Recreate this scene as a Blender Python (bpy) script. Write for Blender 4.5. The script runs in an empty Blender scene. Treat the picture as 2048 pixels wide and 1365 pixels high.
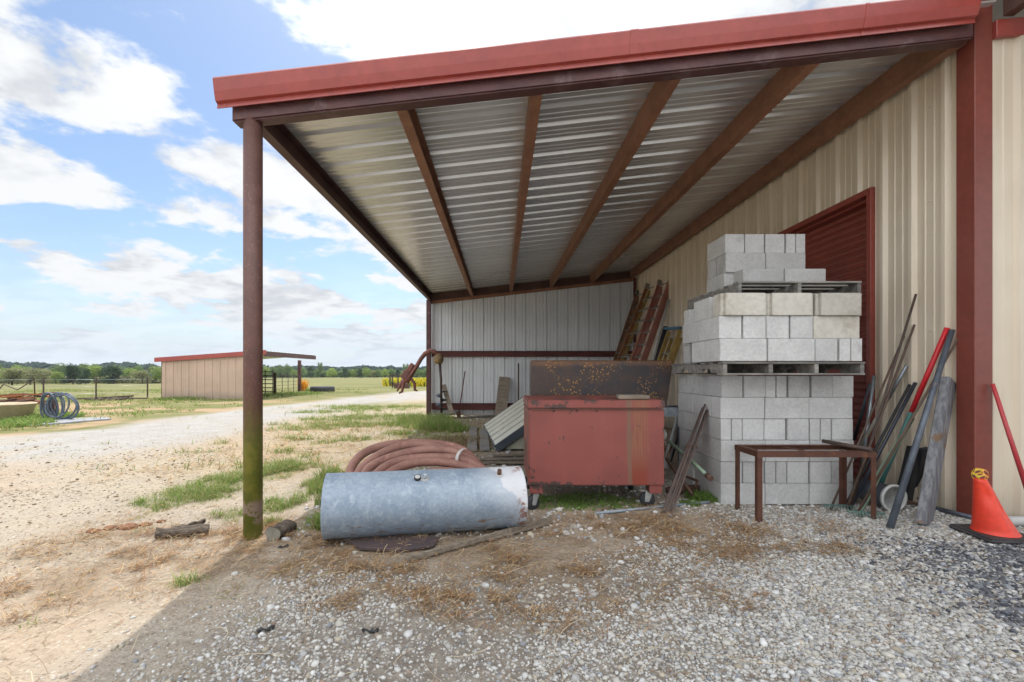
import bpy, bmesh, math, random
import numpy as np
from mathutils import Vector, Matrix
R = math.radians
random.seed(7); rng = np.random.default_rng(11)
S = bpy.context.scene
C = S.collection
F = 920.0; VX, VY = 1001.0, 744.0; H = 1.2           # focal length and vanishing point in photo pixels, eye height

# ------------------------------------------------------------------ ground height
def ss(a, b, x):
    t = np.clip((x - a) / (b - a), 0, 1); return t * t * (3 - 2 * t)
_tab = np.random.default_rng(3).random((8, 256, 256))
def vn(x, y, k=0):
    x = np.asarray(x, float); y = np.asarray(y, float)
    xi = np.floor(x).astype(int); yi = np.floor(y).astype(int)
    fx = x - xi; fy = y - yi; fx = fx * fx * (3 - 2 * fx); fy = fy * fy * (3 - 2 * fy)
    T = _tab[k]
    a = T[xi % 256, yi % 256]; b = T[(xi + 1) % 256, yi % 256]
    c = T[xi % 256, (yi + 1) % 256]; d = T[(xi + 1) % 256, (yi + 1) % 256]
    return (a * (1 - fx) + b * fx) * (1 - fy) + (c * (1 - fx) + d * fx) * fy
def fbm(x, y, s=1.0, o=4, k=0):
    v = 0; a = .5; t = 0
    for i in range(o):
        v = v + a * vn(x * s + 13.7 * i, y * s + 7.1 * i, (k + i) % 8); t += a; a *= .5; s *= 2.03
    return v / t
def zg(X, Y):
    X = np.asarray(X, float); Y = np.asarray(Y, float)
    z = -.05 * np.exp(-(((X + 2.2) / .8) ** 2 + ((Y - 3.2) / 1.5) ** 2)) + .022 * np.exp(-(((X + .5) / 1.0) ** 2 + ((Y - 3.4) / .6) ** 2))
    z = z + .07 * ss(2.6, 3.6, X) * ss(6, 4, Y)
    L = ss(-.3, -.7, X / np.maximum(Y, 1))
    z = z - L * .024 * np.clip(Y - 30, 0, 85) - (1 - L) * .0085 * np.clip(Y - 30, 0, 225)
    return z
def zm(X, Y):                                        # with the small unevenness
    fade = ss(60, 15, np.abs(Y))
    return zg(X, Y) + fade * (.045 * (fbm(X, Y, .7, 3, 1) - .5) + .016 * (fbm(X, Y, 6, 3, 2) - .5))
def gz(x, y): return float(zm(x, y))
def A(px, py):                                       # photo pixel -> point on the ground
    def f(d): return 1.2 - (py - VY) * d / F - float(zg((px - VX) * d / F, d))
    a = .4; b = a
    while f(b) > 0 and b < 900: a = b; b *= 1.04
    for _ in range(30):
        m = (a + b) / 2
        if f(m) > 0: a = m
        else: b = m
    d = (a + b) / 2; x = (px - VX) * d / F
    return Vector((x, d, gz(x, d)))
def at(px, py, d): return Vector(((px - VX) * d / F, d, H - (py - VY) * d / F))
WX = 3.65
def wallp(px, py, X=3.6): return at(px, py, X * F / (px - VX))

# ------------------------------------------------------------------ materials
class NT:
    def __init__(s, tree): s.t = tree; s.n = tree.nodes; s.l = tree.links
    def new(s, ty, **kw):
        n = s.n.new(ty)
        for k, v in kw.items(): setattr(n, k, v)
        return n
    def put(s, sock, v):
        if isinstance(v, bpy.types.NodeSocket): s.l.new(v, sock)
        elif v is not None:
            if isinstance(v, (tuple, list)) and len(v) == 3 and sock.type == 'RGBA': v = (*v, 1)
            sock.default_value = v
    def tc(s, k='Object'): return s.new('ShaderNodeTexCoord').outputs[k]
    def pos(s): return s.new('ShaderNodeNewGeometry').outputs['Position']
    def rnd(s): return s.new('ShaderNodeObjectInfo').outputs['Random']
    def map(s, v, sc=(1, 1, 1), loc=(0, 0, 0), rot=(0, 0, 0)):
        m = s.new('ShaderNodeMapping'); s.put(m.inputs[0], v); s.put(m.inputs[1], loc); s.put(m.inputs[2], rot); s.put(m.inputs[3], sc); return m.outputs[0]
    def noise(s, v, sc=5, det=4, ro=.55, dist=0):
        m = s.new('ShaderNodeTexNoise'); s.put(m.inputs['Vector'], v); s.put(m.inputs['Scale'], sc); s.put(m.inputs['Detail'], det)
        s.put(m.inputs['Roughness'], ro); s.put(m.inputs['Distortion'], dist); return m.outputs[0]
    def voro(s, v, sc=5, out='Distance', feat='F1'):
        m = s.new('ShaderNodeTexVoronoi', feature=feat); s.put(m.inputs['Vector'], v); s.put(m.inputs['Scale'], sc); return m.outputs[out]
    def m(s, op, a, b=None, c=None):
        m = s.new('ShaderNodeMath', operation=op); s.put(m.inputs[0], a); s.put(m.inputs[1], b)
        if c is not None: s.put(m.inputs[2], c)
        return m.outputs[0]
    def vm(s, op, a, b=None, out=0):
        m = s.new('ShaderNodeVectorMath', operation=op); s.put(m.inputs[0], a); s.put(m.inputs[1], b); return m.outputs[out]
    def st(s, v, lo, hi):                             # smooth step
        m = s.new('ShaderNodeMapRange', interpolation_type='SMOOTHSTEP'); s.put(m.inputs[0], v); s.put(m.inputs[1], lo); s.put(m.inputs[2], hi); return m.outputs[0]
    def mix(s, f, a, b, bt='MIX'):
        m = s.new('ShaderNodeMix', data_type='RGBA', blend_type=bt); s.put(m.inputs[0], f); s.put(m.inputs[6], a); s.put(m.inputs[7], b); return m.outputs[2]
    def sep(s, v):
        m = s.new('ShaderNodeSeparateXYZ'); s.put(m.inputs[0], v); return m.outputs
    def comb(s, x, y, z):
        m = s.new('ShaderNodeCombineXYZ'); s.put(m.inputs[0], x); s.put(m.inputs[1], y); s.put(m.inputs[2], z); return m.outputs[0]
    def attr(s, name, out='Color'): return s.new('ShaderNodeAttribute', attribute_name=name).outputs[out]
    def bump(s, h, strength=.3, dist=.01):
        m = s.new('ShaderNodeBump'); s.put(m.inputs['Strength'], strength); s.put(m.inputs['Distance'], dist); s.put(m.inputs['Height'], h); return m.outputs[0]
def newmat(name):
    m = bpy.data.materials.new(name); m.use_nodes = True
    T = NT(m.node_tree); b = m.node_tree.nodes['Principled BSDF']
    return m, T, b
def seeded(T):                                        # object coordinates shifted by a per-object random amount
    r = T.m('MULTIPLY', T.rnd(), 37.0)
    return T.vm('ADD', T.tc('Object'), T.comb(r, T.m('MULTIPLY', r, 1.7), T.m('MULTIPLY', r, .6)))
def mat(name, c1, c2=None, sc=6, rough=.6, metal=0, bump=.15, bsc=60, stretch=(1, 1, 1), spots=None, spots2=None, lo=.35, hi=.65, spec=.5, rndv=.0, bdist=.004):
    m, T, b = newmat(name)
    v = seeded(T); vs = T.map(v, stretch)
    c2 = c2 or tuple(x * .75 for x in c1)
    col = T.mix(T.st(T.noise(vs, sc, 5), lo, hi), c1, c2)
    fine = T.noise(vs, sc * 9, 3)
    col = T.mix(T.m('MULTIPLY', T.st(fine, .3, .75), .35), col, tuple(x * .6 for x in c2))
    ro = rough
    for sp in (spots, spots2):
        if sp:
            c, ssc, a0, a1 = sp[:4]
            vv = T.map(v, sp[4]) if len(sp) > 4 else v
            f = T.st(T.noise(vv, ssc, 6, .65, .4), a0, a1)
            col = T.mix(f, col, c)
            if metal or rough < .5: ro = T.m('MAXIMUM', ro, T.m('MULTIPLY', f, .85))
    if rndv:
        k = T.m('ADD', 1 - rndv, T.m('MULTIPLY', T.rnd(), 2 * rndv))
        col = T.mix(1.0, col, T.comb(k, k, k), 'MULTIPLY')
    T.put(b.inputs['Base Color'], col); T.put(b.inputs['Roughness'], ro); b.inputs['Metallic'].default_value = metal
    b.inputs['Specular IOR Level'].default_value = spec
    if bump: T.put(b.inputs['Normal'], T.bump(T.noise(vs, bsc, 4), bump, bdist))
    return m
RUST = (.16, .062, .028)
M = {}
M['block'] = mat('concrete', (.58, .575, .56), (.51, .50, .49), 5, .92, 0, .55, 130, spots=((.27, .26, .24), 2.2, .57, .8), rndv=.11, spec=.2)
M['block_tan'] = mat('weathered_concrete', (.57, .54, .48), (.50, .47, .41), 3, .92, 0, .45, 130, spots=((.30, .25, .19), 3.5, .50, .75), rndv=.10, spec=.2)
M['pallet'] = mat('weathered_wood', (.30, .28, .25), (.17, .16, .15), 5, .9, 0, .5, 30, (1, 6, 6), rndv=.25, spec=.2)
M['plank'] = mat('old_plank', (.30, .25, .195), (.19, .155, .12), 5, .9, 0, .5, 30, (1, 8, 8), rndv=.2, spec=.2)
M['grey_plank'] = mat('silver_timber', (.27, .27, .275), (.15, .15, .165), 7, .9, 0, .6, 25, (6, 6, 1), spots=((.19, .12, .075), 4, .56, .66), spec=.2)
M['purlin'] = mat('rusty_purlin', (.31, .150, .088), (.23, .110, .066), 4, .62, .1, .2, 60, spots=((.27, .13, .06), 5, .60, .76), spec=.35)
M['beam'] = mat('red_oxide_beam', (.105, .042, .038), (.075, .030, .030), 4, .45, .1, .2, 60, (1, 3, 3), spots=((.17, .11, .11), 4, .55, .75), spec=.4)
M['darkbeam'] = mat('dark_oxide_steel', (.115, .058, .044), (.085, .042, .034), 4, .6, .1, .2, 60, spots=((.15, .07, .04), 6, .58, .75), spec=.35)
M['girt'] = mat('red_oxide_girt', (.15, .040, .032), (.09, .030, .026), 5, .55, .1, .2, 60, (1, 1, 3), spots=((.30, .25, .22), 30, .70, .76), spots2=((.17, .075, .035), 3, .55, .7), spec=.35)
M['red_trim'] = mat('red_trim_paint', (.34, .058, .042), (.30, .050, .038), 2, .32, 0, .04, 6, spots=((.5, .36, .33), 60, .76, .8), spots2=((.25, .05, .04), 1.3, .55, .8), spec=.55)
M['red_column'] = mat('brick_red_trim', (.225, .056, .038), (.20, .050, .034), 2, .4, 0, .03, 8, spots=((.45, .3, .27), 50, .76, .8), spec=.5)
M['red_door'] = mat('red_door_paint', (.30, .066, .046), (.25, .055, .040), 2, .45, 0, .03, 8, spec=.5)
def wall_mat(name, c1, c2, stain):
    m, T, b = newmat(name)
    p = T.pos(); col = T.mix(T.st(T.noise(p, 1.2, 3), .35, .65), c1, c2)
    st = T.map(p, (6, 6, .35)); f = T.st(T.noise(st, 3, 5, .6), .52, .8)
    col = T.mix(T.m('MULTIPLY', f, .2), col, stain)
    f2 = T.st(T.noise(p, 45, 2), .74, .78); col = T.mix(T.m('MULTIPLY', f2, .5), col, stain)
    z = T.sep(p)[2]; d = T.m('MULTIPLY', T.st(T.m('ADD', z, T.m('MULTIPLY', T.noise(p, 3, 4), .35)), .62, .15), .6)
    col = T.mix(d, col, (.22, .18, .14))
    T.put(b.inputs['Base Color'], col); b.inputs['Roughness'].default_value = .34
    T.put(b.inputs['Normal'], T.bump(T.noise(T.map(p, (1, 1, .3)), 7, 3), .10, .01))
    return m
M['beige'] = wall_mat('beige_cladding', (.70, .61, .48), (.65, .555, .43), (.40, .31, .21))
M['white_wall'] = wall_mat('white_cladding', (.70, .72, .74), (.64, .66, .68), (.42, .39, .33))
M['roof'] = mat('galvalume_roof', (.74, .73, .70), (.68, .67, .65), 1.5, .28, .65, 0, 12, spots=((.5, .48, .44), 2.5, .6, .8), spec=.5)
M['galv'] = mat('galvanised_steel', (.42, .46, .50), (.28, .32, .36), 14, .42, .7, .1, 40, spots=((.5, .5, .5), 12, .6, .8))
M['white_pipe'] = mat('white_pvc', (.62, .62, .60), (.5, .5, .48), 4, .45, 0, .05, 30, spots=((.3, .28, .24), 6, .62, .8))
M['tin'] = mat('painted_white_tin', (.55, .55, .53), (.40, .40, .38), 6, .5, 0, .05, 30)
M['black'] = mat('black_rubber', (.022, .023, .026), (.032, .032, .036), 8, .6, 0, .2, 60)
M['darkpipe'] = mat('dark_blue_black_handle', (.020, .026, .040), (.035, .04, .055), 8, .4, 0, .1, 60)
M['greypole'] = mat('grey_steel_pipe', (.13, .15, .18), (.09, .105, .13), 10, .5, .4, .2, 60, spots=((.2, .17, .15), 14, .6, .75))
M['rust'] = mat('rusty_steel', (.13, .070, .045), (.085, .045, .032), 8, .75, .2, .3, 60, spots=((.24, .11, .05), 10, .58, .75))
M['rusttable'] = mat('rusty_angle_iron', (.125, .050, .028), (.085, .034, .022), 8, .7, .2, .3, 60, spots=((.22, .09, .035), 10, .58, .75))
M['rebar'] = mat('dark_rebar', (.07, .055, .05), (.11, .07, .055), 10, .7, .3, .3, 60)
M['wood_handle'] = mat('wood_handle', (.36, .33, .27), (.24, .21, .17), 6, .7, 0, .2, 40, (8, 8, 1))
M['brown_handle'] = mat('brown_handle', (.13, .085, .06), (.09, .06, .045), 6, .7, 0, .2, 40)
M['green_paint'] = mat('green_tool_paint', (.035, .12, .115), (.05, .16, .14), 6, .5, 0, .2, 40, spots=((.2, .22, .2), 10, .6, .7))
M['palegreen'] = mat('worn_green_paint', (.25, .33, .22), (.17, .24, .18), 6, .6, 0, .2, 40, spots=((.3, .25, .18), 8, .6, .7))
M['rakegreen'] = mat('rake_green', (.16, .24, .20), (.10, .17, .15), 6, .6, 0, .2, 40)
M['redbar'] = mat('bright_red_paint', (.62, .018, .028), (.5, .015, .02), 6, .35, 0, .05, 40, spots=((.6, .3, .3), 30, .7, .76))
M['redpole'] = mat('faded_red_paint', (.50, .05, .06), (.42, .045, .05), 6, .4, 0, .05, 40)
M['cone'] = mat('cone_orange', (.80, .055, .022), (.72, .045, .02), 4, .42, 0, .06, 20, spots=((.3, .05, .03), 7, .68, .8))
M['cone_base'] = mat('cone_rubber', (.035, .032, .035), (.06, .055, .055), 6, .75, 0, .3, 60, spots=((.2, .18, .16), 9, .6, .8))
M['yellow'] = mat('yellow_ball', (.75, .58, .06), (.8, .3, .08), 9, .4, 0, .05, 40)
M['orange_fg'] = mat('orange_fibreglass', (.42, .20, .09), (.30, .13, .06), 5, .6, 0, .2, 40, (3, 3, 1), spots=((.25, .15, .08), 8, .55, .75))
M['brown_fg'] = mat('weathered_brown_fibreglass', (.36, .22, .14), (.24, .14, .09), 5, .65, 0, .2, 40, spots=((.45, .30, .15), 9, .58, .75))
M['yellow_fg'] = mat('yellow_fibreglass', (.50, .36, .11), (.38, .26, .09), 5, .55, 0, .2, 40, spots=((.3, .2, .08), 8, .6, .8))
M['red_fg'] = mat('salmon_fibreglass', (.46, .20, .155), (.37, .15, .115), 5, .55, 0, .15, 40, spots=((.55, .35, .28), 14, .66, .8))
M['alu'] = mat('dull_aluminium', (.42, .42, .40), (.3, .3, .29), 12, .5, .5, .1, 40, spots=((.25, .22, .17), 12, .56, .7))
M['blueplastic'] = mat('blue_plastic', (.06, .20, .30), (.05, .16, .25), 6, .5, 0, .1, 40)
M['cream'] = mat('cream_slats', (.68, .65, .54), (.60, .58, .48), 3, .45, 0, .05, 30)
M['slate'] = mat('dark_slate_frame', (.045, .06, .075), (.035, .045, .06), 5, .5, 0, .1, 30)
M['paleboard'] = mat('pale_board', (.42, .42, .34), (.34, .35, .28), 3, .5, 0, .05, 30)
M['hose'] = mat('faded_red_hose', (.36, .195, .155), (.27, .14, .11), 5, .6, 0, .2, 50, spots=((.47, .24, .19), 6, .55, .75), spots2=((.42, .05, .05), 4, .68, .78), spec=.3)
M['hose_blue'] = mat('blue_grey_hose', (.10, .13, .17), (.07, .09, .12), 5, .5, 0, .1, 50)
M['tape'] = mat('pale_strap', (.62, .58, .56), (.5, .46, .44), 6, .6, 0, .1, 30)
M['bark'] = mat('grey_bark', (.20, .165, .13), (.10, .08, .065), 9, .95, 0, 1.0, 22, (1, 5, 5), bdist=.02, spec=.1)
M['cutwood'] = mat('cut_wood_end', (.24, .22, .18), (.16, .15, .12), 9, .9, 0, .5, 60)
M['tub'] = mat('cream_tub', (.55, .45, .30), (.45, .36, .24), 3, .5, 0, .05, 20)
M['slab'] = mat('grey_slab', (.33, .34, .36), (.27, .28, .30), 3, .9, 0, .3, 30)
M['gearbox'] = mat('yellow_grimy_gearbox', (.30, .20, .08), (.18, .12, .06), 9, .7, .1, .3, 40)
M['digger'] = mat('worn_red_implement', (.22, .075, .055), (.14, .055, .045), 6, .55, .1, .2, 40, spots=((.42, .25, .20), 7, .62, .75))
M['post_mat'] = None
M['blue_pvc'] = mat('grey_blue_conduit', (.28, .33, .38), (.22, .26, .3), 4, .5, 0, .05, 30)
M['darksheet'] = mat('dark_rusty_sheet', (.060, .045, .050), (.085, .055, .05), 6, .7, .1, .3, 30, spots=((.16, .1, .07), 9, .58, .7))
M['shedwall'] = wall_mat('tan_shed_cladding', (.50, .365, .28), (.45, .33, .25), (.15, .11, .08))
M['caster'] = mat('galvanised_caster_fork', (.42, .42, .40), (.33, .33, .32), 12, .5, .3, .1, 40)
M['bark_tree'] = mat('tree_bark', (.10, .075, .055), (.06, .045, .035), 3, .95, 0, 0)

def roof_material():
    m, T, b = newmat('galvalume_roof'); p = T.tc('Object')
    col = T.mix(T.st(T.noise(p, .8, 3), .35, .65), (.70, .715, .73), (.64, .655, .67)); b.inputs['Metallic'].default_value = .62; b.inputs['Roughness'].default_value = .27
    T.put(b.inputs['Base Color'], col); return m
M['roof'] = roof_material()
def post_material():
    m, T, b = newmat('mossy_red_post')
    p = T.tc('Object'); z = T.sep(p)[2]
    n = T.noise(p, 9, 6, .65); n2 = T.noise(T.map(p, (1, 1, .15)), 14, 5)
    col = T.mix(T.st(n, .35, .65), (.125, .055, .042), (.095, .042, .033))
    col = T.mix(T.m('MULTIPLY', T.st(T.noise(p, 70, 3), .62, .72), .6), col, (.30, .20, .13))
    g = T.st(T.m('ADD', z, T.m('MULTIPLY', n2, 1.0)), 1.65, .95)
    col = T.mix(g, col, T.mix(T.st(n, .4, .62), (.105, .125, .014), (.19, .18, .028)))
    pale = T.m('MULTIPLY', T.st(T.m('ABSOLUTE', T.m('SUBTRACT', z, .20)), .11, .05), T.st(n, .46, .52))
    col = T.mix(pale, col, (.33, .25, .21))
    T.put(b.inputs['Base Color'], col); b.inputs['Roughness'].default_value = .55
    T.put(b.inputs['Normal'], T.bump(T.noise(p, 60, 4), .25, .004)); return m
M['post_mat'] = post_material()

def jobbox_material():
    m, T, b = newmat('rusted_red_box_paint')
    p = T.tc('Object'); x, y, z = T.sep(p)
    n = T.noise(p, 6, 6, .6); col = T.mix(T.st(T.noise(p, 1.6, 3), .35, .65), (.235, .058, .045), (.195, .050, .040))
    col = T.mix(T.m('MULTIPLY', T.st(T.noise(T.map(p, (5, 5, .6)), 2, 4), .5, .8), .22), col, (.33, .09, .07))
    # rust run down the right third, from the lid down
    cx = T.m('ADD', x, T.m('MULTIPLY', T.m('SUBTRACT', T.noise(T.map(p, (4, 4, .8)), 3, 4), .5), .10))
    band = T.st(T.m('ABSOLUTE', T.m('SUBTRACT', cx, .36)), .115, .055)
    streak = T.st(T.noise(T.map(p, (30, 30, .9)), 2.5, 5, .7), .40, .58)
    low = T.st(z, .55, .30)
    col = T.mix(T.m('MULTIPLY', band, T.m('MAXIMUM', T.m('MULTIPLY', streak, .9), T.m('MULTIPLY', low, .75))), col, T.mix(low, (.23, .095, .045), (.20, .030, .010)))
    core = T.m('MULTIPLY', T.st(T.m('ABSOLUTE', T.m('SUBTRACT', cx, .285)), .022, .012), .7)
    col = T.mix(core, col, (.16, .095, .06))
    # chips: along edges and scattered
    ex = T.m('MAXIMUM', T.st(T.m('MULTIPLY', x, -1.0), .50, .59), T.m('MAXIMUM', T.st(z, .80, .94), T.st(z, .29, .2)))
    chip = T.st(T.m('ADD', n, T.m('MULTIPLY', ex, .11)), .640, .67)
    col = T.mix(chip, col, (.065, .035, .03))
    sp = T.st(T.noise(p, 55, 3), .70, .74); right = T.st(x, .2, .5)
    col = T.mix(T.m('MULTIPLY', sp, T.m('ADD', .15, T.m('MULTIPLY', right, .6))), col, (.50, .33, .30))
    T.put(b.inputs['Base Color'], col); b.inputs['Roughness'].default_value = .5
    T.put(b.inputs['Normal'], T.bump(T.m('ADD', T.noise(p, 3, 2), T.m('MULTIPLY', chip, -.15)), .35, .02)); return m
M['jobbox'] = jobbox_material()

def tank_material():
    m, T, b = newmat('weathered_galvanised_tank')
    p = T.tc('Object'); x = T.sep(p)[0]
    c = T.voro(p, 70, 'Color'); n = T.noise(p, 5, 6, .6)
    g = T.mix(.35, T.mix(T.st(n, .35, .65), (.175, .225, .285), (.26, .31, .365)), T.mix(T.sep(c)[0], (.19, .25, .33), (.36, .42, .48)))
    g = T.mix(T.m('MULTIPLY', T.st(T.noise(p, 18, 5, .7), .52, .66), .6), g, (.37, .425, .475))
    edge = T.m('ADD', x, T.m('MULTIPLY', T.m('SUBTRACT', T.noise(p, 3.5, 6, .65), .5), .35))
    zz = T.sep(p)[2]
    edge = T.m('ADD', edge, T.m('MULTIPLY', T.m('SUBTRACT', zz, .05), .8))
    w = T.m('MULTIPLY', T.st(edge, .62, .65), .88); col = T.mix(w, g, (.55, .54, .55))
    halo = T.m('MULTIPLY', T.st(edge, .40, .60), .35); col = T.mix(halo, col, (.62, .63, .66))
    r = T.m('MULTIPLY', T.st(x, .60, .68), T.st(T.noise(T.vm('ADD', p, (3, 1, 5)), 8, 6, .7), .51, .57)); col = T.mix(r, col, (.22, .10, .065))
    mud = T.m('MULTIPLY', T.st(T.noise(T.map(p, (1, 1, 3)), 11, 6, .7), .55, .66), T.st(zz, -.03, -.12)); col = T.mix(mud, col, (.20, .13, .085))
    T.put(b.inputs['Base Color'], col); T.put(b.inputs['Metallic'], T.m('SUBTRACT', .18, T.m('MULTIPLY', w, .18)))
    b.inputs['Roughness'].default_value = .56
    T.put(b.inputs['Normal'], T.bump(T.noise(p, 4, 3), .15, .02)); return m
M['tank'] = tank_material()

def tray_material():
    m, T, b = newmat('rust_speckled_plate')
    p = T.tc('Object'); x, y, z = T.sep(p)
    n = T.noise(p, 3, 5); col = T.mix(T.st(n, .38, .62), (.055, .050, .055), (.085, .060, .050))
    top = T.st(T.m('ADD', z, T.m('MULTIPLY', n, .25)), 1.36, 1.46); col = T.mix(top, col, (.17, .085, .045))
    v = T.voro(p, 34); sz = T.noise(p, 4, 4)
    sp = T.m('MULTIPLY', T.st(v, .36, .2), T.st(sz, .46, .56)); col = T.mix(sp, col, (.42, .22, .07))
    fl = T.st(T.noise(p, 60, 4), .66, .72); col = T.mix(T.m('MULTIPLY', fl, T.st(n, .42, .6)), col, (.26, .12, .045))
    T.put(b.inputs['Base Color'], col); b.inputs['Roughness'].default_value = .6; b.inputs['Metallic'].default_value = .25
    T.put(b.inputs['Normal'], T.bump(T.noise(p, 40, 4), .2, .004)); return m
M['tray'] = tray_material()

def vcol_mat(name, rough=.9, spec=.15, bump=0, trans=0):
    m, T, b = newmat(name)
    T.put(b.inputs['Base Color'], T.attr('Col')); b.inputs['Roughness'].default_value = rough; b.inputs['Specular IOR Level'].default_value = spec
    if bump: T.put(b.inputs['Normal'], T.bump(T.noise(T.pos(), 250, 3), bump, .002))
    if trans:
        tr = T.new('ShaderNodeBsdfTranslucent'); T.put(tr.inputs[0], T.attr('Col')); mx = T.new('ShaderNodeMixShader'); mx.inputs[0].default_value = trans
        out = [n for n in T.n if n.type == 'OUTPUT_MATERIAL'][0]
        T.l.new(b.outputs[0], mx.inputs[1]); T.l.new(tr.outputs[0], mx.inputs[2]); T.l.new(mx.outputs[0], out.inputs[0])
    return m
M['stone'] = vcol_mat('pebble_stone', .85, .3, .3)
M['blade'] = vcol_mat('grass_blade', .7, .2, 0, .3)
M['straw'] = vcol_mat('dry_straw', .9, .1, 0, .2)
def leaf_mat(name, c1, c2):
    m, T, b = newmat(name)
    k = T.attr('Col'); col = T.mix(T.st(T.noise(T.tc('Object'), 1.1, 4), .35, .65), c1, c2)
    col = T.mix(1.0, col, k, 'MULTIPLY'); v = T.m('ADD', .85, T.m('MULTIPLY', T.rnd(), .3)); col = T.mix(1.0, col, T.comb(v, v, v), 'MULTIPLY')
    T.put(b.inputs['Base Color'], col); b.inputs['Roughness'].default_value = .8; b.inputs['Specular IOR Level'].default_value = .15
    tr = T.new('ShaderNodeBsdfTranslucent'); T.put(tr.inputs[0], col); mx = T.new('ShaderNodeMixShader'); mx.inputs[0].default_value = .42
    out = [n for n in T.n if n.type == 'OUTPUT_MATERIAL'][0]
    T.l.new(b.outputs[0], mx.inputs[1]); T.l.new(tr.outputs[0], mx.inputs[2]); T.l.new(mx.outputs[0], out.inputs[0])
    return m
M['leaf_bright'] = leaf_mat('bright_foliage', (.24, .34, .08), (.31, .38, .12))
M['leaf_mid'] = leaf_mat('mid_foliage', (.15, .23, .08), (.20, .28, .10))
M['leaf_pale'] = leaf_mat('pale_olive_foliage', (.32, .32, .17), (.25, .28, .13))
M['leaf_dark'] = leaf_mat('dark_cedar_foliage', (.055, .095, .055), (.08, .12, .06))
M['leaf_far'] = leaf_mat('distant_foliage', (.075, .115, .10), (.095, .145, .115))  # blue of distance haze put into the leaf colour

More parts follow.
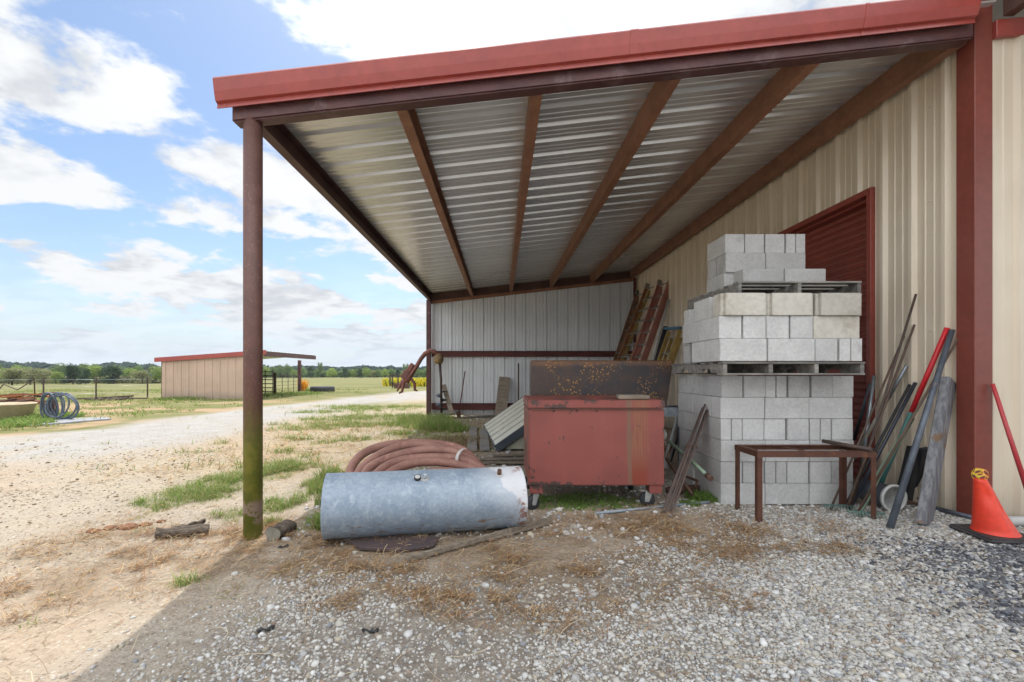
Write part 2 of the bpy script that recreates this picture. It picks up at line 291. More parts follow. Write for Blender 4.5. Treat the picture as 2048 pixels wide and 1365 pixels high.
# ------------------------------------------------------------------ mesh helpers
ORG = {}
class MB:
    def __init__(s): s.v = []; s.f = []; s.sm = []
    def add(s, vs, fs, smooth=False):
        o = len(s.v); s.v += [Vector(v) for v in vs]; s.f += [tuple(i + o for i in f) for f in fs]; s.sm += [smooth] * len(fs); return s
    def box(s, c, size, rot=None):
        hx, hy, hz = [a / 2 for a in size]; vs = []
        for z in (-hz, hz):
            for x, y in ((-hx, -hy), (hx, -hy), (hx, hy), (-hx, hy)):
                p = Vector((x, y, z)); p = rot @ p if rot else p; vs.append(p + Vector(c))
        return s.add(vs, [(3, 2, 1, 0), (4, 5, 6, 7), (0, 1, 5, 4), (1, 2, 6, 5), (2, 3, 7, 6), (3, 0, 4, 7)])
    def bb(s, x0, x1, y0, y1, z0, z1): return s.box(((x0 + x1) / 2, (y0 + y1) / 2, (z0 + z1) / 2), (x1 - x0, y1 - y0, z1 - z0))
    def bar(s, p, q, w, h, side=None):                # box from p to q; w along side, h across
        p = Vector(p); q = Vector(q); d = q - p; L = d.length; d = d / L
        sd = Vector(side) if side is not None else (Vector((1, 0, 0)) if abs(d.x) < .7 else Vector((0, 1, 0)))
        sd = (sd - d * sd.dot(d)).normalized(); u = d.cross(sd)
        vs = []
        for e in (p, q):
            for a, b in ((-1, -1), (1, -1), (1, 1), (-1, 1)): vs.append(e + sd * a * w / 2 + u * b * h / 2)
        return s.add(vs, [(3, 2, 1, 0), (4, 5, 6, 7), (0, 1, 5, 4), (1, 2, 6, 5), (2, 3, 7, 6), (3, 0, 4, 7)])
    def tube(s, pts, r, n=10, cap=True, closed=False):
        pts = [Vector(p) for p in pts]; k = len(pts); rs = r if isinstance(r, (list, tuple)) else [r] * k
        up = None; rings = []
        for i, p in enumerate(pts):
            if closed: t = pts[(i + 1) % k] - pts[i - 1]
            else: t = pts[min(i + 1, k - 1)] - pts[max(i - 1, 0)]
            t = t.normalized()
            if up is None: up = Vector((0, 0, 1)) if abs(t.z) < .9 else Vector((1, 0, 0))
            a = (up - t * up.dot(t)).normalized(); up = a; b = t.cross(a)
            rings.append([p + (a * math.cos(2 * math.pi * j / n) + b * math.sin(2 * math.pi * j / n)) * rs[i] for j in range(n)])
        vs = [v for rg in rings for v in rg]; fs = []
        for i in range(k if closed else k - 1):
            i2 = (i + 1) % k
            for j in range(n): fs.append((i * n + j, i * n + (j + 1) % n, i2 * n + (j + 1) % n, i2 * n + j))
        s.add(vs, fs, True)
        if cap and not closed:
            o = len(s.v) - len(vs)
            s.f += [tuple(o + j for j in range(n))[::-1], tuple(o + (k - 1) * n + j for j in range(n))]; s.sm += [False, False]
        return s
    def lathe(s, prof, c=(0, 0, 0), n=24, rot=None, smooth=True):   # prof: (r, z)
        vs = []
        for r, z in prof:
            for j in range(n):
                a = 2 * math.pi * j / n; p = Vector((r * math.cos(a), r * math.sin(a), z)); p = rot @ p if rot else p; vs.append(p + Vector(c))
        fs = [(i * n + j, i * n + (j + 1) % n, (i + 1) * n + (j + 1) % n, (i + 1) * n + j) for i in range(len(prof) - 1) for j in range(n)]
        return s.add(vs, fs, smooth)
    def prism(s, poly, a, b):                         # poly: 3D points, swept from offset a to offset b
        n = len(poly); a = Vector(a); b = Vector(b)
        vs = [Vector(p) + a for p in poly] + [Vector(p) + b for p in poly]
        return s.add(vs, [tuple(range(n))[::-1], tuple(range(n, 2 * n))] + [(i, (i + 1) % n, (i + 1) % n + n, i + n) for i in range(n)])
    def build(s, name, m, parent=None, bevel=0, org=None, seg=1):
        me = bpy.data.meshes.new(name)
        if parent is not None: o3 = ORG[parent.name]
        elif org is not None: o3 = Vector(org)
        else:
            xs = [v.x for v in s.v]; ys = [v.y for v in s.v]; zs = [v.z for v in s.v]
            o3 = Vector(((min(xs) + max(xs)) / 2, (min(ys) + max(ys)) / 2, min(zs)))
        me.from_pydata([tuple(v - o3) for v in s.v], [], s.f); me.polygons.foreach_set('use_smooth', s.sm)
        bm = bmesh.new(); bm.from_mesh(me)
        if bevel:
            ed = [e for e in bm.edges if len(e.link_faces) == 2 and e.calc_face_angle(0) > .6]
            bmesh.ops.bevel(bm, geom=ed, offset=bevel, segments=seg, affect='EDGES', clamp_overlap=True)
        bmesh.ops.recalc_face_normals(bm, faces=bm.faces); bm.to_mesh(me); bm.free()
        me.materials.append(m); me.update()
        o = bpy.data.objects.new(name, me); C.objects.link(o)
        if parent is not None: o.parent = parent
        else: o.location = o3
        ORG[o.name] = o3
        return o
def tag(o, label=None, cat=None, group=None, kind=None):
    if label: o['label'] = label
    if cat: o['category'] = cat
    if group: o['group'] = group
    if kind: o['kind'] = kind
    return o
def thing(name, loc, label, cat, group=None):
    o = bpy.data.objects.new(name, None); C.objects.link(o); o.location = loc; ORG[o.name] = Vector(loc); o.empty_display_size = .1
    return tag(o, label, cat, group)
def dup(o, loc, rotz=0.0, label=None, scale=None):
    r = o.copy(); C.objects.link(r); r.location = loc; r.rotation_euler = (0, 0, rotz); ORG[r.name] = Vector(loc)
    if scale: r.scale = scale
    if label: r['label'] = label
    for ch in list(o.children):
        c = ch.copy(); C.objects.link(c); c.parent = r
        for g in ch.children:
            d = g.copy(); C.objects.link(d); d.parent = c
    return r
def npobj(name, V, Fs, m, col=None, smooth=False, kind=None, org=(0, 0, 0)):
    me = bpy.data.meshes.new(name); V = np.asarray(V, np.float32); me.vertices.add(len(V)); me.vertices.foreach_set('co', V.ravel())
    tot = sum(f.size for f in Fs); npoly = sum(len(f) for f in Fs)
    me.loops.add(tot); me.loops.foreach_set('vertex_index', np.concatenate([f.ravel() for f in Fs]).astype(np.int32))
    me.polygons.add(npoly); st = []; o = 0
    for f in Fs:
        st.append(np.arange(len(f)) * f.shape[1] + o); o += f.size
    me.polygons.foreach_set('loop_start', np.concatenate(st).astype(np.int32))
    me.polygons.foreach_set('use_smooth', np.full(npoly, smooth))
    me.update(calc_edges=True)
    if col is not None:
        a = me.color_attributes.new('Col', 'FLOAT_COLOR', 'POINT'); c4 = np.ones((len(V), 4), np.float32); c4[:, :3] = col; a.data.foreach_set('color', c4.ravel())
    me.materials.append(m); ob = bpy.data.objects.new(name, me); C.objects.link(ob); ob.location = org; ORG[ob.name] = Vector(org)
    if kind: ob['kind'] = kind
    return ob

# ------------------------------------------------------------------ camera, light, sky
cam = bpy.data.cameras.new('camera'); co = bpy.data.objects.new('camera', cam); C.objects.link(co); S.camera = co
co.location = (0, 0, H); co.rotation_euler = (R(90), 0, 0)
cam.sensor_width = 36; cam.lens = F / 2048 * 36; cam.shift_x = (1024 - VX) / 2048; cam.shift_y = (VY - 682.5) / 2048; cam.clip_start = .05; cam.clip_end = 3000
SUN_EL = 60.0; SUNV = Vector((-.16, 1, 0)).normalized() * math.cos(R(SUN_EL)) + Vector((0, 0, math.sin(R(SUN_EL))))
sl = bpy.data.lights.new('sun', 'SUN'); so = bpy.data.objects.new('sun', sl); C.objects.link(so); so.location = (0, 20, 40)
so.rotation_euler = SUNV.to_track_quat('Z', 'Y').to_euler(); sl.energy = 3.0; sl.angle = R(.53); sl.color = (1, .95, .885)
W = bpy.data.worlds.new('World'); S.world = W; W.use_nodes = True; T = NT(W.node_tree); bg = W.node_tree.nodes['Background']
sky = T.new('ShaderNodeTexSky', sky_type='NISHITA', sun_disc=False, sun_elevation=R(SUN_EL), sun_rotation=math.atan2(SUNV.x, SUNV.y), air_density=1.0, dust_density=1.0, ozone_density=1.5)
d = T.vm('NORMALIZE', T.tc('Generated')); dx, dy, dz = T.sep(d)
zc = T.m('ADD', T.m('MAXIMUM', dz, 0.0), .20)
pp = T.comb(T.m('DIVIDE', dx, zc), T.m('DIVIDE', dy, zc), T.m('MULTIPLY', dz, 1.2))
def cloud(v, loc, sc, lo, hi, det=9):
    return T.st(T.noise(T.map(v, (1, 1, 1), loc), sc, det, .54, .25), lo, hi)
big = T.noise(T.map(pp, (1, 1, 1), (3.3, 1.2, 0)), .55, 3, .5)
nn = T.noise(T.map(pp, (1, 1, 1), (1.7, 6.1, 0)), 1.9, 10, .57, .15)
dens = T.m('ADD', nn, T.m('MULTIPLY', T.m('SUBTRACT', big, .5), .55))
up = T.st(dz, .30, .75)
dens = T.m('ADD', dens, T.m('MULTIPLY', up, .03))
cov = T.st(dens, .424, .500)
thick = T.st(dens, .55, .72)
low = T.st(dz, .30, .0)
cov = T.m('MAXIMUM', cov, T.m('MULTIPLY', low, .42))
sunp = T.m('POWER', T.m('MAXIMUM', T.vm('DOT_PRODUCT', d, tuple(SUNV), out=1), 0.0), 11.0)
n2_ = T.noise(T.map(pp, (1, 1, 1), (1.7, 6.20, .05)), 1.9, 7, .57, .15)
shade = T.m('ADD', T.m('SUBTRACT', n2_, nn), T.m('MULTIPLY', thick, .05))
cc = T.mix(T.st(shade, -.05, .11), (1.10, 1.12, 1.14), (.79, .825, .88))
blue = T.mix(1.0, sky.outputs[0], (.86, .93, .98), 'MULTIPLY')
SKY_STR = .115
cl = T.vm('SCALE', cc, None); sc_node = cl.node; T.put(sc_node.inputs['Scale'], T.m('ADD', T.m('ADD', .60 / SKY_STR, T.m('MULTIPLY', T.st(T.sep(d)[1], .3, -.5), 0.85 / SKY_STR)), T.m('ADD', T.m('MULTIPLY', sunp, .8 / SKY_STR), T.m('MULTIPLY', T.st(dz, .60, .9), 0.6 / SKY_STR))))  # clouds overhead and behind the camera brightened as added fill light
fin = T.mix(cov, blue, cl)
fin = T.mix(T.m('MULTIPLY', T.st(dz, .16, .0), .7), fin, tuple(c / SKY_STR for c in (.50, .575, .66)))
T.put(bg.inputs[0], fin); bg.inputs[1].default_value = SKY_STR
S.view_settings.view_transform = 'Standard'; S.view_settings.look = 'None'; S.view_settings.exposure = 0.52; S.view_settings.gamma = 1
cy = S.cycles; cy.max_bounces = 8; cy.diffuse_bounces = 4; cy.glossy_bounces = 3; cy.transmission_bounces = 2; cy.transparent_max_bounces = 4; cy.use_denoising = True
cy.caustics_reflective = False; cy.caustics_refractive = False

# ------------------------------------------------------------------ ground zones
def _edge(pts):
    P = [A(*p) for p in pts]; P.sort(key=lambda v: v.y); return np.array([p.y for p in P]), np.array([p.x for p in P])
RF = _edge([(-900, 935), (-300, 893), (0, 874), (199, 858), (480, 818), (600, 806), (776, 787), (856, 781), (930, 778)])
RN = _edge([(-900, 1040), (-300, 965), (0, 928), (300, 890), (480, 853), (600, 829), (732, 810), (849, 794), (930, 789)])
def blob(X, Y, cx, cy, rx, ry, rot=0.0):
    c, s_ = math.cos(rot), math.sin(rot); u = ((X - cx) * c + (Y - cy) * s_) / rx; v = (-(X - cx) * s_ + (Y - cy) * c) / ry
    return np.exp(-(u * u + v * v))
def blobs(X, Y, L):
    r = 0
    for px, py, rx, ry in L:
        p = A(px, py); r = np.maximum(r, blob(X, Y, p.x, p.y, rx, ry))
    return r
GREEN = [(760, 812, 1.7, 2.2), (690, 838, 1.0, .8), (620, 858, .7, .35), (585, 905, .35, .2), (720, 880, .4, .35), (820, 868, .6, .5), (395, 985, .45, .42), (470, 960, .45, .5), (560, 935, .4, .55), (330, 1005, .25, .22), (560, 1010, .22, .16), (460, 1030, .16, .12), (545, 1045, .10, .1), (640, 965, .16, .5), (640, 1040, .1, .25), (700, 850, 1.1, .7), (780, 835, 1.3, .9),
         (860, 850, .7, .9), (820, 810, 1.5, 1.6), (730, 818, .8, .9), (640, 825, .8, .4), (560, 850, .3, .2), (600, 880, .35, .22), (650, 885, .3, .25), (365, 1165, .06, .06), (900, 860, .6, .6), (870, 880, .5, .5), (445, 888, .12, .1), (390, 905, .3, .07), (215, 888, .12, .1)]
BROWN = [(900, 890, .9, .8), (960, 880, .6, .7)]
def zones(X, Y):
    wob = fbm(X, Y, .9, 4, 3) - .5; wf = fbm(X, Y, 4, 4, 4) - .5
    xf = np.interp(Y, RF[0], RF[1]) + wob * 1.0; xn = np.interp(Y, RN[0], RN[1]) + wob * 1.6
    wdt = .25 + .02 * Y
    road = ss(-wdt, wdt, X - xf) * ss(wdt * 3, -wdt, X - xn) * ss(5, 7, Y)
    field = ss(wdt, -wdt, X - xf) * ss(6, 8, Y)
    green = np.clip(blobs(X, Y, GREEN) * 1.5 + wf * 1.2 - .25, 0, 1)
    yard = ss(-1.9, -4.2, X + wob) * (1 - road) * (1 - field)          # bare pale dirt
    near = ss(3.1, 2.5, Y - .18 * X * (X > 0) + wob * .9 + wf * .7 - .05 * np.abs(X))
    gravel = near * ss(-1.75, -1.1, X + wob * 1.2)
    gravel = np.maximum(gravel, ss(1.3, 2.2, X + wob) * ss(4.3, 3.4, Y + wob) * .8)
    straw = ss(2.25, 2.75, Y + wob * .8) * ss(4.0, 3.5, Y + wob * .7) * ss(-3.4, -2.2, X + wob) * ss(1.8, .9, X + wob)
    straw = np.maximum(straw, np.clip((fbm(X, Y, 1.6, 4, 5) - .50) * 6, 0, 1) * ss(1.9, 2.5, Y) * ss(4.0, 3.5, Y) * ss(3.2, 1.5, X) * (X > -1.5))
    straw = np.maximum(straw, np.clip(blobs(X, Y, BROWN) * 1.6 + wf - .3, 0, 1))
    straw = np.maximum(straw, blob(X, Y, -2.4, 3.3, .9, .55) * .9)
    dry = ss(-6, -3.0, X) * ss(4.2, 6, Y) * ss(0.2, -.9, X) * (.55 + wf * 1.4) # tan thin grass beside the roof edge
    road = np.maximum(road, ss(1.1, .5, Y) * .9)                       # unseen ground behind the camera, made pale to bounce light under the roof
    return dict(road=road, field=field, green=green, yard=yard, gravel=np.clip(gravel, 0, 1), straw=np.clip(straw, 0, 1), dry=np.clip(dry, 0, 1))
def knots(a, b, h, out_a, out_b, g=1.07):
    k = list(np.arange(a, b, h)); s_ = h; x = b
    while x < out_b: k.append(x); s_ *= g; x += s_
    k.append(out_b); s_ = h; x = a - h; L = []
    while x > out_a: L.append(x); s_ *= g; x -= s_
    L.append(out_a); return np.array(L[::-1] + k)
KX = knots(-3.6, 4.2, .035, -900, 900); KY = knots(1.0, 5.4, .03, -60, 1500, 1.045)
GX, GY = np.meshgrid(KX, KY)
GZ = zm(GX, GY)
V = np.stack([GX.ravel(), GY.ravel(), GZ.ravel()], 1); nx, ny = len(KX), len(KY)
i = np.arange(nx * ny).reshape(ny, nx); Q = np.stack([i[:-1, :-1], i[:-1, 1:], i[1:, 1:], i[1:, :-1]], -1).reshape(-1, 4)
def ground_material():
    m, T, b = newmat('ground_surface')
    p = T.pos(); z1 = T.sep(T.attr('zones')); z2 = T.sep(T.attr('zones2'))
    road, field, green = z1; gravel, straw, dry = z2
    n1 = T.noise(p, .35, 4); n2 = T.noise(p, 2.2, 5, .6); n3 = T.noise(p, 14, 5, .65); n4 = T.noise(p, 70, 3, .6)
    vs = T.voro(p, 38, 'Color'); vd = T.voro(p, 38); vb = T.voro(p, 12)
    sx, sy, sz = T.sep(vs)
    dirt = T.mix(T.st(n2, .35, .65), (.335, .29, .235), (.375, .32, .25))
    dirt = T.mix(T.m('MULTIPLY', T.st(n1, .45, .65), .6), dirt, (.37, .265, .175))
    dirt = T.mix(T.m('MULTIPLY', T.st(n3, .52, .66), .45), dirt, (.25, .195, .14))
    dirt = T.mix(T.m('MULTIPLY', T.m('MULTIPLY', T.st(sx, .72, .8), T.st(vd, .4, .25)), .7), dirt, (.46, .42, .36))
    grav = T.mix(T.st(n3, .35, .65), (.27, .24, .20), (.18, .155, .13))
    grav = T.mix(T.m('MULTIPLY', T.st(vd, .45, .2), T.st(sy, .3, .6)), grav, (.43, .41, .38))
    rd = T.mix(T.st(n2, .35, .65), (.36, .35, .335), (.32, .305, .28)); rd = T.mix(T.m('MULTIPLY', T.st(n3, .5, .62), .45), rd, (.25, .23, .20))
    rd = T.mix(T.m('MULTIPLY', T.st(T.noise(T.map(p, (.9, .25, 1)), 1.1, 4), .5, .62), .5), rd, (.36, .30, .22))
    fp = T.map(p, (.25, 1, 1)); fn = T.noise(fp, .22, 5, .6); fm = T.noise(T.map(p, (.6, 1, 1)), 1.7, 5, .65)
    fld = T.mix(T.st(fn, .38, .6), (.125, .140, .050), (.185, .180, .080))
    fld = T.mix(T.m('MULTIPLY', T.st(fm, .45, .65), .5), fld, (.27, .235, .125))
    yy = T.sep(p)[1]; nearf = T.st(yy, 26, 14)
    bare = T.m('MULTIPLY', T.st(T.noise(p, .45, 4), .46, .58), nearf); fld = T.mix(bare, fld, (.36, .25, .16))
    fld = T.mix(T.m('MULTIPLY', T.st(n3, .5, .7), T.m('MULTIPLY', nearf, .6)), fld, (.12, .14, .035))
    cl = T.m('MULTIPLY', T.st(T.noise(p, 27, 4, .7), .57, .64), .75); dirt = T.mix(cl, dirt, (.17, .125, .085))
    cl2 = T.m('MULTIPLY', T.st(T.noise(T.vm('ADD', p, (5, 2, 1)), 33, 4, .7), .58, .66), .6); dirt = T.mix(cl2, dirt, (.50, .44, .36)); rd = T.mix(T.m('MULTIPLY', cl, .8), rd, (.20, .17, .14)); rd = T.mix(cl2, rd, (.47, .46, .44))
    c = T.mix(gravel, dirt, grav)
    st = T.mix(T.st(n3, .35, .65), (.25, .185, .12), (.18, .135, .095)); c = T.mix(T.m('MULTIPLY', T.m('MULTIPLY', straw, T.st(n2, .38, .6)), .8), c, st)
    c = T.mix(T.m('MULTIPLY', dry, .55), c, (.36, .29, .15))
    c = T.mix(road, c, rd); c = T.mix(field, c, fld)
    c = T.mix(T.m('MULTIPLY', green, .6), c, T.mix(n3, (.12, .14, .04), (.24, .21, .10)))
    dk = T.m('MULTIPLY', T.st(n4, .56, .68), T.m('SUBTRACT', .65, T.m('MULTIPLY', field, .3))); c = T.mix(dk, c, (.16, .125, .09))
    T.put(b.inputs['Base Color'], c); b.inputs['Roughness'].default_value = .95; b.inputs['Specular IOR Level'].default_value = .1
    h = T.m('ADD', T.m('MULTIPLY', n3, .5), T.m('ADD', T.m('MULTIPLY', n4, .25), T.m('MULTIPLY', vd, -.25)))
    T.put(b.inputs['Normal'], T.bump(h, .9, .03)); return m
M['ground'] = ground_material()
g = npobj('ground', V, [Q], M['ground'], smooth=True, kind='structure')
zn = zones(GX.ravel(), GY.ravel())
for nm, ks in (('zones', ('road', 'field', 'green')), ('zones2', ('gravel', 'straw', 'dry'))):
    a = g.data.color_attributes.new(nm, 'FLOAT_COLOR', 'POINT'); c4 = np.ones((len(V), 4), np.float32)
    for j, k in enumerate(ks): c4[:, j] = zn[k]
    a.data.foreach_set('color', c4.ravel())

# ------------------------------------------------------------------ stones, grass, straw (things nobody could count)
def ico(sub):
    bm = bmesh.new(); bmesh.ops.create_icosphere(bm, subdivisions=sub, radius=1.0)
    v = np.array([x.co for x in bm.verts]); f = np.array([[a.index for a in x.verts] for x in bm.faces]); bm.free(); return v, f
I1, I2 = ico(1), ico(2)
PAL = np.array([(.55, .54, .51), (.48, .46, .42), (.60, .59, .57), (.36, .33, .29), (.42, .37, .29), (.27, .27, .28), (.33, .34, .36), (.30, .23, .18), (.52, .49, .43), (.45, .44, .42)])
PDK = np.array([(.060, .065, .080), (.09, .09, .10), (.13, .13, .14), (.34, .34, .34), (.18, .19, .21)])
def stones(name, X, Y, r, base, pal, sink=.25, flat=(.45, .8), seed=0):
    g_ = np.random.default_rng(seed); n = len(X); bv, bf = base; nv = len(bv)
    P = np.repeat(bv[None], n, 0) * (1 + .5 * (g_.random((n, nv, 1)) - .5))
    P = P * np.stack([g_.uniform(.8, 1.35, n), g_.uniform(.65, 1.0, n), g_.uniform(*flat, n)], 1)[:, None, :]
    tx = g_.normal(0, .35, n); c, s_ = np.cos(tx), np.sin(tx); y, z = P[..., 1].copy(), P[..., 2].copy()
    P[..., 1] = y * c[:, None] - z * s_[:, None]; P[..., 2] = y * s_[:, None] + z * c[:, None]
    a = g_.uniform(0, 6.28, n); c, s_ = np.cos(a)[:, None], np.sin(a)[:, None]; x, y = P[..., 0].copy(), P[..., 1].copy()
    P[..., 0] = x * c - y * s_; P[..., 1] = x * s_ + y * c
    P = P * r[:, None, None]; P[..., 0] += X[:, None]; P[..., 1] += Y[:, None]; P[..., 2] += (zm(X, Y) + r * (.5 - sink))[:, None]
    col = pal * g_.uniform(.82, 1.12, (n, 1)); col = np.repeat(col[:, None], nv, 1) * (1 + .12 * (g_.random((n, nv, 1)) - .5))
    Fc = (bf[None] + (np.arange(n) * nv)[:, None, None]).reshape(-1, 3)
    return npobj(name, P.reshape(-1, 3), [Fc], M['stone'], col.reshape(-1, 3), smooth=True, kind='stuff')
def scatter(n, x0, x1, y0, y1, dens):
    X = rng.uniform(x0, x1, n); Y = rng.uniform(y0, y1, n); k = rng.random(n) < dens(X, Y); return X[k], Y[k]
def palfor(X, Y):
    w = np.array([.2, .16, .14, .1, .07, .035, .06, .035, .12, .08]); c = PAL[rng.choice(len(PAL), len(X), p=w / w.sum())]
    dk = ss(1.9, 2.9, X + fbm(X, Y, 1.1, 3, 6) - .5) * ss(1.9, 2.25, Y) * ss(3.35, 2.9, Y + .8 * (fbm(X, Y, 1.5, 3, 2) - .5)) * (.25 + .75 * ss(.36, .52, fbm(X, Y, 1.8, 4, 7)))
    c = c * .88
    k = rng.random(len(X)) < dk; c[k] = PDK[rng.integers(0, len(PDK), k.sum())]; return c
def view(X, Y): return (np.abs(X - .03) < Y * 1.25 + .5)
gr = lambda X, Y: zones(X, Y)['gravel'] * (.42 + .58 * ss(.40, .54, fbm(X, Y, 1.9, 4, 0) + .12 * ss(.5, 2.2, X))) * (1 - .55 * zones(X, Y)['straw']) * (Y < 4.4) * view(X, Y)
X, Y = scatter(120000, -2.2, 4.0, 1.3, 4.4, gr); r = rng.lognormal(math.log(.0058), .40, len(X)).clip(.003, .017)
stones('gravel', X, Y, r, I1, palfor(X, Y), .35, seed=1)
X, Y = scatter(72000, .2, 4.0, 1.3, 4.1, lambda X, Y: gr(X, Y) * ss(.2, 2.0, X + .5 * (fbm(X, Y, 1.2, 3, 1) - .5))); r = rng.lognormal(math.log(.0078), .40, len(X)).clip(.005, .022)
stones('river_gravel', X, Y, r, I1, palfor(X, Y), .3, (.4, .65), seed=2)
X, Y = scatter(380, -2.2, 4.0, 1.5, 4.3, lambda X, Y: view(X, Y) * (.15 + .85 * zones(X, Y)['gravel'])); r = rng.lognormal(math.log(.016), .3, len(X)).clip(.010, .023)
stones('larger_stones', X, Y, r, I2, palfor(X, Y), .4, seed=3)
X, Y = scatter(90000, -12, 0, 1.6, 11, lambda X, Y: np.maximum(zones(X, Y)['yard'], zones(X, Y)['road'] * .7) * (.35 + .65 * (fbm(X, Y, 2, 3, 3) > .5)) * view(X, Y) * ss(9, 3, Y)); r = (rng.lognormal(math.log(.0058), .45, len(X)) * (.6 + .13 * Y)).clip(.003, .03)
stones('dirt_chips', X, Y, r, I1, np.array([(.34, .28, .20), (.46, .42, .35), (.17, .13, .09), (.38, .30, .22)])[rng.integers(0, 4, len(X))], .4, seed=4)
X, Y = scatter(16000, -1.8, 3.5, 3.3, 12, lambda X, Y: (.2 + .8 * (fbm(X, Y, 1.4, 4, 2) > .5)) * ss(14, 4, Y)); r = rng.lognormal(math.log(.011), .5, len(X)).clip(.004, .04)
stones('shed_gravel', X, Y, r, I1, PAL[rng.integers(0, len(PAL), len(X))], .35, seed=5)

def blades(name, X, Y, hgt, wid, lean, col, m, seed=0, z=None):
    g_ = np.random.default_rng(seed); n = len(X); a = g_.uniform(0, 6.28, n); b = g_.uniform(0, 6.28, n)
    Z = zm(X, Y) - .004 if z is None else z
    t = np.array([0, .45, .8, 1.0]); w = np.array([1, .8, .5, .06]) * .5
    cx = X[:, None] + np.cos(a)[:, None] * (hgt * lean)[:, None] * t ** 2; cy_ = Y[:, None] + np.sin(a)[:, None] * (hgt * lean)[:, None] * t ** 2
    cz = Z[:, None] + hgt[:, None] * (t - .35 * np.minimum(lean, 1.5)[:, None] * t ** 2)
    ox = np.cos(b)[:, None] * wid[:, None] * w; oy = np.sin(b)[:, None] * wid[:, None] * w
    P = np.stack([np.stack([cx - ox, cy_ - oy, cz], -1), np.stack([cx + ox, cy_ + oy, cz], -1)], 2).reshape(n, 8, 3)
    f = np.array([(0, 1, 3, 2), (2, 3, 5, 4), (4, 5, 7, 6)]); Fc = (f[None] + (np.arange(n) * 8)[:, None, None]).reshape(-1, 4)
    sh = np.array([.75, .75, 1, 1, 1.1, 1.1, 1.15, 1.15]); cl = np.repeat(col[:, None], 8, 1) * g_.uniform(.75, 1.2, (n, 1, 1))
    return npobj(name, P.reshape(-1, 3), [Fc], m, cl.reshape(-1, 3), kind='stuff')
GC = np.array([(.16, .27, .06), (.21, .31, .075), (.27, .33, .10), (.33, .33, .13), (.42, .37, .19), (.17, .27, .09)])
def gcol(n, dryness):
    k = rng.random(n) < dryness; i = rng.integers(0, 4, n); i[k] = rng.integers(3, 5, k.sum()); return GC[i]
zg_ = lambda X, Y: zones(X, Y)['green']
def clump(X, Y): return np.clip((fbm(X, Y, 9, 2, 5) - .42) * 5, 0, 1)
X, Y = scatter(110000, -3.4, -.9, 2.2, 6.0, lambda X, Y: zg_(X, Y) * (.1 + .9 * clump(X, Y))); n = len(X)
blades('green_grass', X, Y, rng.uniform(.025, .085, n) * (.5 + zg_(X, Y)), rng.uniform(.003, .006, n), rng.uniform(.2, 1.4, n), gcol(n, .12), M['blade'], 1)
X, Y = scatter(150000, -9, .8, 5.5, 16, lambda X, Y: zg_(X, Y) * (.1 + .9 * clump(X * .6, Y * .6)) + .04 * zones(X, Y)['dry']); n = len(X)
blades('verge_grass', X, Y, rng.uniform(.04, .14, n), rng.uniform(.006, .014, n), rng.uniform(.2, 1.4, n), gcol(n, .22), M['blade'], 2)
# tall weeds by the far post, in the shed corner and by the tank end
def tuft(L):
    xs = []; ys = []; hs = []
    for px, py, rad, n, h in L:
        p = A(px, py); a = rng.uniform(0, 6.28, n); q = rad * np.sqrt(rng.random(n)); xs.append(p.x + np.cos(a) * q); ys.append(p.y + np.sin(a) * q); hs.append(rng.uniform(.35, 1, n) * h)
    return np.concatenate(xs), np.concatenate(ys), np.concatenate(hs)
X, Y, h_ = tuft([(875, 858, .5, 1500, .30), (850, 842, .7, 1300, .26), (905, 862, .35, 700, .25), (820, 850, .6, 800, .22), (645, 1010, .07, 130, .20), (640, 1060, .05, 90, .16), (655, 960, .12, 180, .26), (635, 985, .10, 120, .2), (600, 1000, .14, 90, .1)]); n = len(X)
blades('tall_weeds', X, Y, h_, rng.uniform(.005, .010, n), rng.uniform(.1, .8, n), gcol(n, .08), M['blade'], 3)
X, Y, h_ = tuft([(1405, 1000, .14, 900, .09), (1380, 1012, .08, 250, .06), (1180, 1005, .30, 800, .05), (1120, 1008, .25, 600, .05), (1240, 1010, .2, 400, .04), (1080, 1000, .12, 200, .06)]); n = len(X)
blades('shaded_weeds', X, Y, h_, rng.uniform(.006, .012, n), rng.uniform(.3, 1.2, n), GC[rng.integers(0, 2, n)] * .9, M['blade'], 4)
X, Y = scatter(60000, -30, -7, 8, 32, lambda X, Y: zones(X, Y)['field'] * clump(X * .3, Y * .3) * (fbm(X, Y, .45, 3, 6) < .5)); n = len(X)
blades('field_grass', X, Y, rng.uniform(.06, .16, n), rng.uniform(.015, .035, n), rng.uniform(.2, 1.4, n), gcol(n, .35), M['blade'], 5)
X, Y, h_ = tuft([(20, 848, .7, 900, .22), (50, 852, .5, 700, .2), (90, 838, .5, 600, .24), (130, 835, .4, 400, .2), (400, 797, 1.2, 1200, .25), (450, 796, 1.2, 1000, .28), (350, 800, .8, 500, .2), (560, 790, 2.0, 900, .22), (628, 783, .5, 400, .3)]); n = len(X)
blades('field_weeds', X, Y, h_, rng.uniform(.012, .03, n), rng.uniform(.2, 1.0, n), GC[rng.integers(0, 3, n)], M['blade'], 6)
